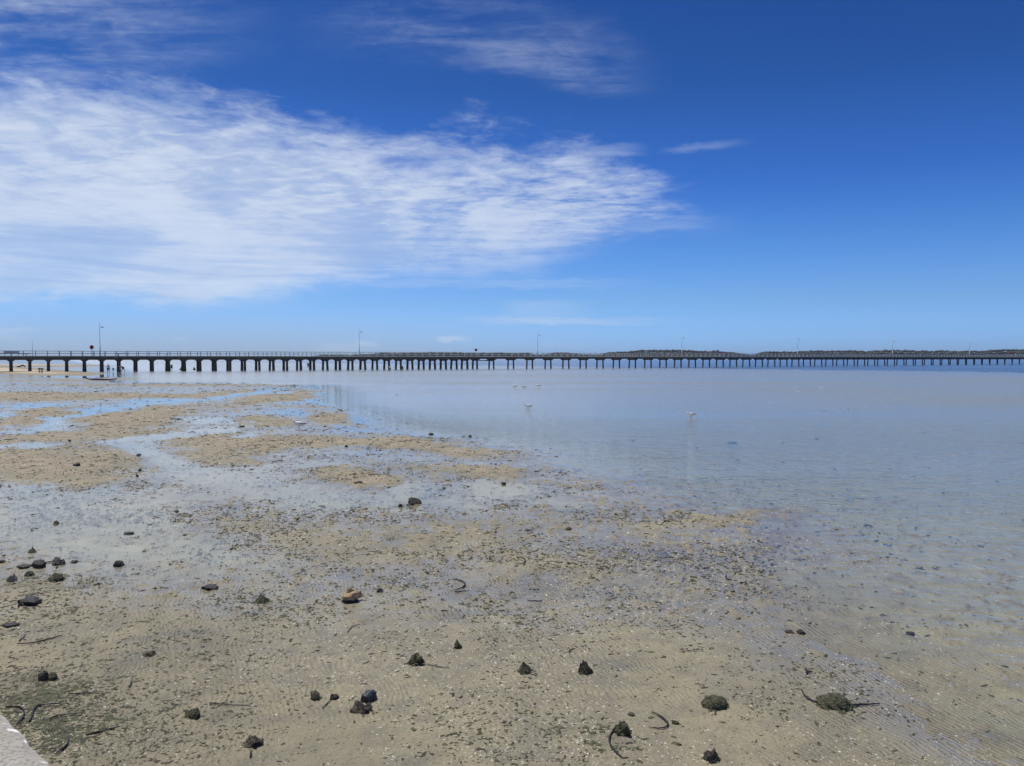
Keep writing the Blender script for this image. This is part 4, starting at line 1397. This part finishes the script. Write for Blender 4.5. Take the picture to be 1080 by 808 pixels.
# ------------------------------------------------------------------ kelp stalks
STALKS = [
    ([(478, 612), (486, 613.5), (490.5, 617), (487, 621), (479, 623.5)], 1.1, 'black stalk in an open hook on the sand above the ripples'),
    ([(479, 625.5), (487, 624.6), (495, 624)], 0.8, 'short thin stalk just below the open hook'),
    ([(687, 752), (694, 755), (701, 760), (704.5, 765.5), (700, 769), (692, 769.3), (684, 768)], 1.2, 'loose black stalk bent like a bow near the bottom'),
    ([(649, 770), (643.5, 777), (643, 785), (648, 793), (656, 800)], 1.3, 'black stalk curling down from the rock near the bottom'),
    ([(845, 728), (849, 735), (857, 740), (868, 743), (880, 744.5)], 1.2, 'left stalk of the long mossy rock, curving up'),
    ([(886, 745.5), (900, 745), (914, 744.4), (927, 743.7)], 1.4, 'right stalk of the long mossy rock, straight and dark'),
    ([(72, 733), (85, 732.5), (98, 731.5), (109, 730.8)], 1.0, 'straight thin stalk right of the two rounded stones'),
    ([(31, 762), (34, 756), (35.5, 750), (40, 746), (50, 744), (64, 743.6)], 1.6, 'thick black stalk bent at a right angle near the wall'),
    ([(6, 747), (14, 746.5), (22, 747.5), (25.5, 752), (24, 758), (20, 765)], 1.2, 'stalk arching over weed right against the wall'),
    ([(26, 757), (21, 761), (17.5, 765)], 1.2, 'short black twig against the wall'),
    ([(52, 760), (60, 756), (72, 754.5), (86, 753)], 1.1, 'stalk with a dark knob at its right end near the wall'),
    ([(90, 776), (102, 773.5), (115, 770.5), (127, 767.8)], 1.3, 'knotty stalk pointing right from a weed tuft'),
    ([(58, 797), (66, 791), (71, 786), (72.5, 779)], 1.5, 'dark stalk bent upward at the foot of the wall'),
    ([(222, 742.5), (236, 744), (250, 744.8), (266, 745)], 0.9, 'thin straight stalk across the ripples left of centre'),
    ([(136, 726), (138.5, 721.5), (139, 717.5)], 1.2, 'short upright twig on the ripples'),
    ([(18, 680), (34, 679), (50, 675.5), (66, 671)], 1.1, 'long thin twig in the mud at the left edge'),
    ([(20, 677), (27, 671)], 0.8, 'thin twig crossing the long one at the left edge'),
    ([(766, 607.5), (765.5, 610.5), (768.5, 612.3), (772.5, 612)], 1.1, 'tiny black hook in the shallow film'),
    ([(545, 588.5), (551, 589), (554, 592), (551.5, 595), (543, 596)], 0.8, 'small dark hook of weed in the wet sheen'),
    ([(849, 706), (852, 709), (857, 710)], 1.2, 'small black twig above the long mossy rock'),
    ([(850, 711.5), (853, 708)], 1.2, 'second small black twig above the long mossy rock'),
    ([(264, 800), (265, 793)], 1.6, 'black upright stub at the bottom edge'),
    ([(62, 592.5), (50, 594), (42, 594.5)], 0.9, 'dark stalk between two black rocks of the cluster'),
    ([(19, 641), (22, 637.5), (27, 636)], 1.3, 'bent dark stalk leaning on the flat topped black rock'),
    ([(450, 701.5), (462, 704), (474, 705.3)], 0.8, 'thin trail of weed from the weedy rock'),
    ([(180, 743.5), (188, 744), (197, 743.5)], 0.7, 'faint brown twig on the ripples'),
    ([(556, 634), (563, 634.8), (572, 635)], 0.9, 'short brown stalk above the ripples'),
    ([(366, 668), (372, 661.5), (380, 659.5)], 0.7, 'thin brown twig below the tan sponge'),
    ([(340, 748), (345, 743), (350, 738)], 0.8, 'thin twig leaning on the little black stone'),
    ([(716, 688), (730, 687), (742, 685.5)], 0.5, 'faint twig on bare sand right of the pyramid rocks'),
]
for i, (pp, wd, lab) in enumerate(STALKS):
    pts = []
    for u, v in pp:
        x_, y_, z_ = gxy(u, v)
        pts.append((x_, y_, max(z_, 0) + wd * y_ / F * 0.45 + 0.006))
    sp = smooth_path(pts, 7)
    c0 = Vector(sp[0])
    n_ = len(sp)
    for j in range(n_):
        sp[j] = Vector(sp[j]) - c0
    r0 = wd * pts[0][1] / F * 0.62
    rad = [r0 * (0.55 + 0.6 * math.sin(math.pi * min(1, (j + 1) / n_ * 0.9 + .1))) * random.uniform(.9, 1.12) for j in range(n_)]
    for j in range(n_): sp[j].z += 0.002 * abs(math.sin(j * 0.5 + i))
    o = MB().tube(sp, rad, 7).build('kelp_stalk', M['kelp'], None, True)
    o.location = c0
    tag(o, lab, 'seaweed stalk')


# ------------------------------------------------------------------ litter of weed and shell
def patchy(X, Y, Z, u, v, us2):
    pat = sstep(fbm(X, Y, 0.8, 4, 77), -0.25, 0.5)
    onland = sstep(-(u - us2), -60, 10)
    water = 0.09 * sstep(v, 440, 560) + 0.012
    d = (0.12 + 0.88 * pat) * np.maximum(onland, water)
    d = d * 0.85 * (1 - 0.78 * sstep(v, 600, 740)) * (0.5 + 0.5 * sstep(v, 400, 500))
    d = d + 0.8 * np.exp(-((u - 50) / 80) ** 2 - ((v - 750) / 45) ** 2)
    d = d + 0.25 * (Z > 0.018) * (v < 620)
    return np.clip(d, 0, 1)


def colony(dat, n_single, base, name, mats, label, cat, group):
    """the largest looking ones as things, the rest as one stuff mesh"""
    r_, X, Y, Z, s, el_, rot, h_ = dat
    order = np.argsort(-(s * el_) / Y)
    V, Fq = clump_verts(r_, X, Y, np.maximum(Z, -0.01), s, el_, rot, h_)
    V, X, Y, Z = V[order], X[order], Y[order], Z[order]
    for i in range(n_single):
        v_ = V[i] - np.array([X[i], Y[i], Z[i]])
        me = bpy.data.meshes.new(name)
        me.from_pydata([tuple(q) for q in v_], [], [tuple(q) for q in Fq])
        o = link_mesh(name, me, mats[i % len(mats)])
        o.location = (X[i], Y[i], Z[i])
        tag(o, label, cat, group)
    m_ = len(X)
    r2 = np.random.default_rng(99)
    ext = [V[n_single:]]
    so, eo = s[order], el_[order]
    for k_ in range(2):
        sel = np.arange(n_single, m_)[r2.uniform(0, 1, m_ - n_single) < 0.6]
        sz = so[sel] * r2.uniform(0.35, 0.8, len(sel))
        X2 = X[sel] + r2.normal(0, 1, len(sel)) * so[sel] * eo[sel] * 0.6
        Y2 = Y[sel] + r2.normal(0, 1, len(sel)) * so[sel] * eo[sel] * 0.8
        V2, _ = clump_verts(r2, X2, Y2, np.maximum(level(X2, Y2)[0], -0.01), sz, r2.uniform(1, 2.4, len(sel)), r2.uniform(0, 3.14, len(sel)), 0.3 * sz)
        ext.append(V2)
    V = np.concatenate(ext)
    V = V[np.random.default_rng(4).permutation(len(V))]
    return V, Fq


dat = scatter(24000, 5, 405, 812, lambda X, Y: 0.0055 + 0.0014 * Y, 0.24, patchy, (1.0, 2.8), 1.15)
V, Fq = colony(dat, 160, 1, 'seaweed_scrap', [M['weed'], M['algae'], M['weed']], 'small dark olive scrap of seaweed lying flat on the wet sand', 'seaweed', 'seaweed scraps scattered over the flat')
half = len(V) * 2 // 3
tag(link_mesh('seaweed_litter', tri_mesh('seaweed_litter', V[:half], Fq), M['weed']), 'countless dark scraps of seaweed littering the tidal flat', 'seaweed', kind='stuff')
tag(link_mesh('algae_litter', tri_mesh('algae_litter', V[half:], Fq), M['algae']), 'countless olive green tufts of algae dotting the tidal flat', 'algae', kind='stuff')


def matty(X, Y, Z, u, v, us2):
    pat = sstep(fbm(X, Y, 3.0, 4, 66), -0.05, 0.45)
    d = 1.5 * np.exp(-((u - 48) / 66) ** 2 - ((v - 752) / 36) ** 2) + 0.9 * np.exp(-((u - 606) / 38) ** 2 - ((v - 775 + (u - 606) * 0.09) / 3.2) ** 2) + 0.5 * np.exp(-((u - 50) / 50) ** 2 - ((v - 612) / 10) ** 2)
    d = d + 0.35 * np.exp(-((u - 640) / 60) ** 2 - ((v - 792) / 5) ** 2) + 0.4 * np.exp(-((u - 885) / 22) ** 2 - ((v - 771) / 3) ** 2) + 0.4 * np.exp(-((u - 480) / 90) ** 2 - ((v - 762) / 14) ** 2)
    return np.clip(d * pat * 1.6 + 0.008, 0, 1)


r_, X, Y, Z, s, el_, rot, h_ = scatter(7000, 15, 590, 812, lambda X, Y: 0.008 + 0.0022 * Y, 0.16, matty, (1.0, 3.0), 1.0)
V, Fq = clump_verts(r_, X, Y, Z, s, el_, rot, h_)
tag(link_mesh('algae_mat', tri_mesh('algae_mat', V, Fq), M['algae']), 'ragged green brown mats of algae lying on the near sand', 'algae', kind='stuff')


def shelly(X, Y, Z, u, v, us2):
    pat = sstep(fbm(X, Y, 0.6, 4, 88), -0.1, 0.6)
    onland = sstep(-(u - us2), -200, 10)
    return np.clip((0.06 + 0.5 * pat) * (0.25 + 0.75 * onland) + 0.9 * sstep(Z, 0.02, 0.035) * (v < 640), 0, 1) * (1 - 0.45 * sstep(v, 640, 760))


dat = scatter(20000, 6, 408, 812, lambda X, Y: 0.0040 + 0.0007 * Y, 0.28, shelly, (1.0, 1.6), 1.2)
V, Fq = colony(dat, 140, 2, 'shell', [M['shell']], 'small pale broken shell lying on the sand', 'shell', 'pale shells scattered over the flat')
tag(link_mesh('shell_grit', tri_mesh('shell_grit', V, Fq), M['shell']), 'countless pale shell fragments sprinkled over the bars', 'shell grit', kind='stuff')

# ------------------------------------------------------------------ island wood beyond the bay
def wood_material():
    m, t, bs = new_mat('coastal_scrub')
    co = t.node('ShaderNodeNewGeometry').outputs['Position']
    n1 = t.noise(co, 0.05, 4, 0.6)
    n2 = t.noise(co, 0.35, 4, 0.6)
    col = t.mix(t.smooth(n1, 0.35, 0.65), (0.085, 0.10, 0.088), (0.12, 0.12, 0.095))
    col = t.mix(t.smooth(n2, 0.35, 0.7), col, (0.06, 0.075, 0.07))
    t.put(bs.inputs['Base Color'], col)
    bs.inputs['Roughness'].default_value = 0.95
    return m


M['wood'] = wood_material()
TOPS = [(325, 376.3), (338, 374.4), (350, 374.2), (372, 374.6), (392, 373.0), (400, 372.2), (420, 372.4), (440, 371.8), (458, 371.4), (480, 371.6), (492, 371.9), (510, 372.2), (525, 372.0),
        (540, 372.4), (556, 372.2), (564, 374.3), (578, 373.4), (584, 371.9), (594, 371.6), (604, 372.6), (616, 373.8), (634, 373.7), (643, 371.6), (655, 370.9), (668, 370.2), (675, 369.0), (690, 369.3), (703, 369.1), (722, 369.3),
        (736, 370.3), (752, 370.0), (764, 371.0), (774, 371.4), (783, 373.0), (792, 374.2), (797, 373.8), (802, 371.3), (815, 370.8), (838, 371.0), (846, 370.0), (860, 369.8), (880, 369.9), (897, 369.6),
        (912, 370.4), (925, 369.8), (945, 368.9), (962, 369.4), (975, 370.0), (985, 370.3), (993, 369.6), (1008, 370.4), (1020, 369.8), (1035, 370.4), (1043, 369.2), (1056, 368.6), (1070, 368.4), (1100, 368.6), (1180, 369.0), (1500, 370)]
ta = np.array(TOPS)
V_all, F_all = [], []
bm = bmesh.new()
bmesh.ops.create_icosphere(bm, subdivisions=2, radius=1)
ico = np.array([v.co[:] for v in bm.verts])
icf = np.array([[v.index for v in f_.verts] for f_ in bm.faces])
bm.free()
rw = np.random.default_rng(3)
D = 1900.0
blobs = []
for u in np.arange(326, 1500, 1.1):
    topz = (377.4 - np.interp(u, ta[:, 0], ta[:, 1])) * D / F + EYE
    for layer in range(3):
        dd = D + layer * 22 - 25 + rw.uniform(-8, 8)
        uu = u + rw.uniform(-1, 1)
        frac = (0.45, 0.75, 1.0)[layer]
        rr = rw.uniform(2.6, 4.6)
        zt = topz * frac * (1 + rw.normal(0, 0.035)) if topz > 6 else topz * frac
        blobs.append(((uu - 540) / F * dd, dd, max(zt - rr * 0.7, 0.2), rr * rw.uniform(.9, 1.35), rr, rr * rw.uniform(0.6, 0.85)))
blobs = np.array(blobs)
V = blobs[:, None, :3] + ico[None] * blobs[:, None, 3:6] * (1 + rw.normal(0, 0.13, (len(blobs), len(ico), 1)))
tag(link_mesh('wood', tri_mesh('wood', V, icf), M['wood']), 'low dark wood of coastal scrub on the far island', 'wood', kind='stuff')
# land under the wood
vv, ff = [], []
uls = np.arange(300, 1520, 6.0)
for i, u in enumerate(uls):
    topz = (377.4 - np.interp(u, ta[:, 0], ta[:, 1])) * D / F + EYE
    for (dd, zz) in ((D - 70, -0.6), (D - 40, 0.8), (D + 10, max(topz * 0.55, 1.2)), (D + 200, max(topz * 0.6, 1.2)), (D + 500, -1)):
        vv.append(((u - 540) / F * dd, dd, zz))
n5 = 5
for i in range(len(uls) - 1):
    for j in range(n5 - 1):
        a_ = i * n5 + j
        ff.append((a_, a_ + n5, a_ + n5 + 1, a_ + 1))
me = bpy.data.meshes.new('terrain')
me.from_pydata(vv, [], ff)
me.update()
M['isl'] = simple('island_soil', (0.10, 0.11, 0.08), (0.07, 0.08, 0.06), 0.02, 0.95)
tag(link_mesh('terrain', me, M['isl'], None, True), kind='structure')

# ------------------------------------------------------------------ the air over the bay
HAZE = 0.00006
mb = MB()
mb.box((0, 3240, 20), (15000, 6520, 52))
hz = bpy.data.materials.new('sea_air')
hz.use_nodes = True
t = NT(hz.node_tree)
t.n.remove(t.n['Principled BSDF'])
pv = t.node('ShaderNodeVolumePrincipled', {'Color': (0.80, 0.88, 1.0, 1), 'Density': HAZE, 'Anisotropy': 0.3})
t.l.new(pv.outputs[0], t.n['Material Output'].inputs['Volume'])
tag(mb.build('haze', hz), 'thin sea air between the viewer and the island', kind='stuff')
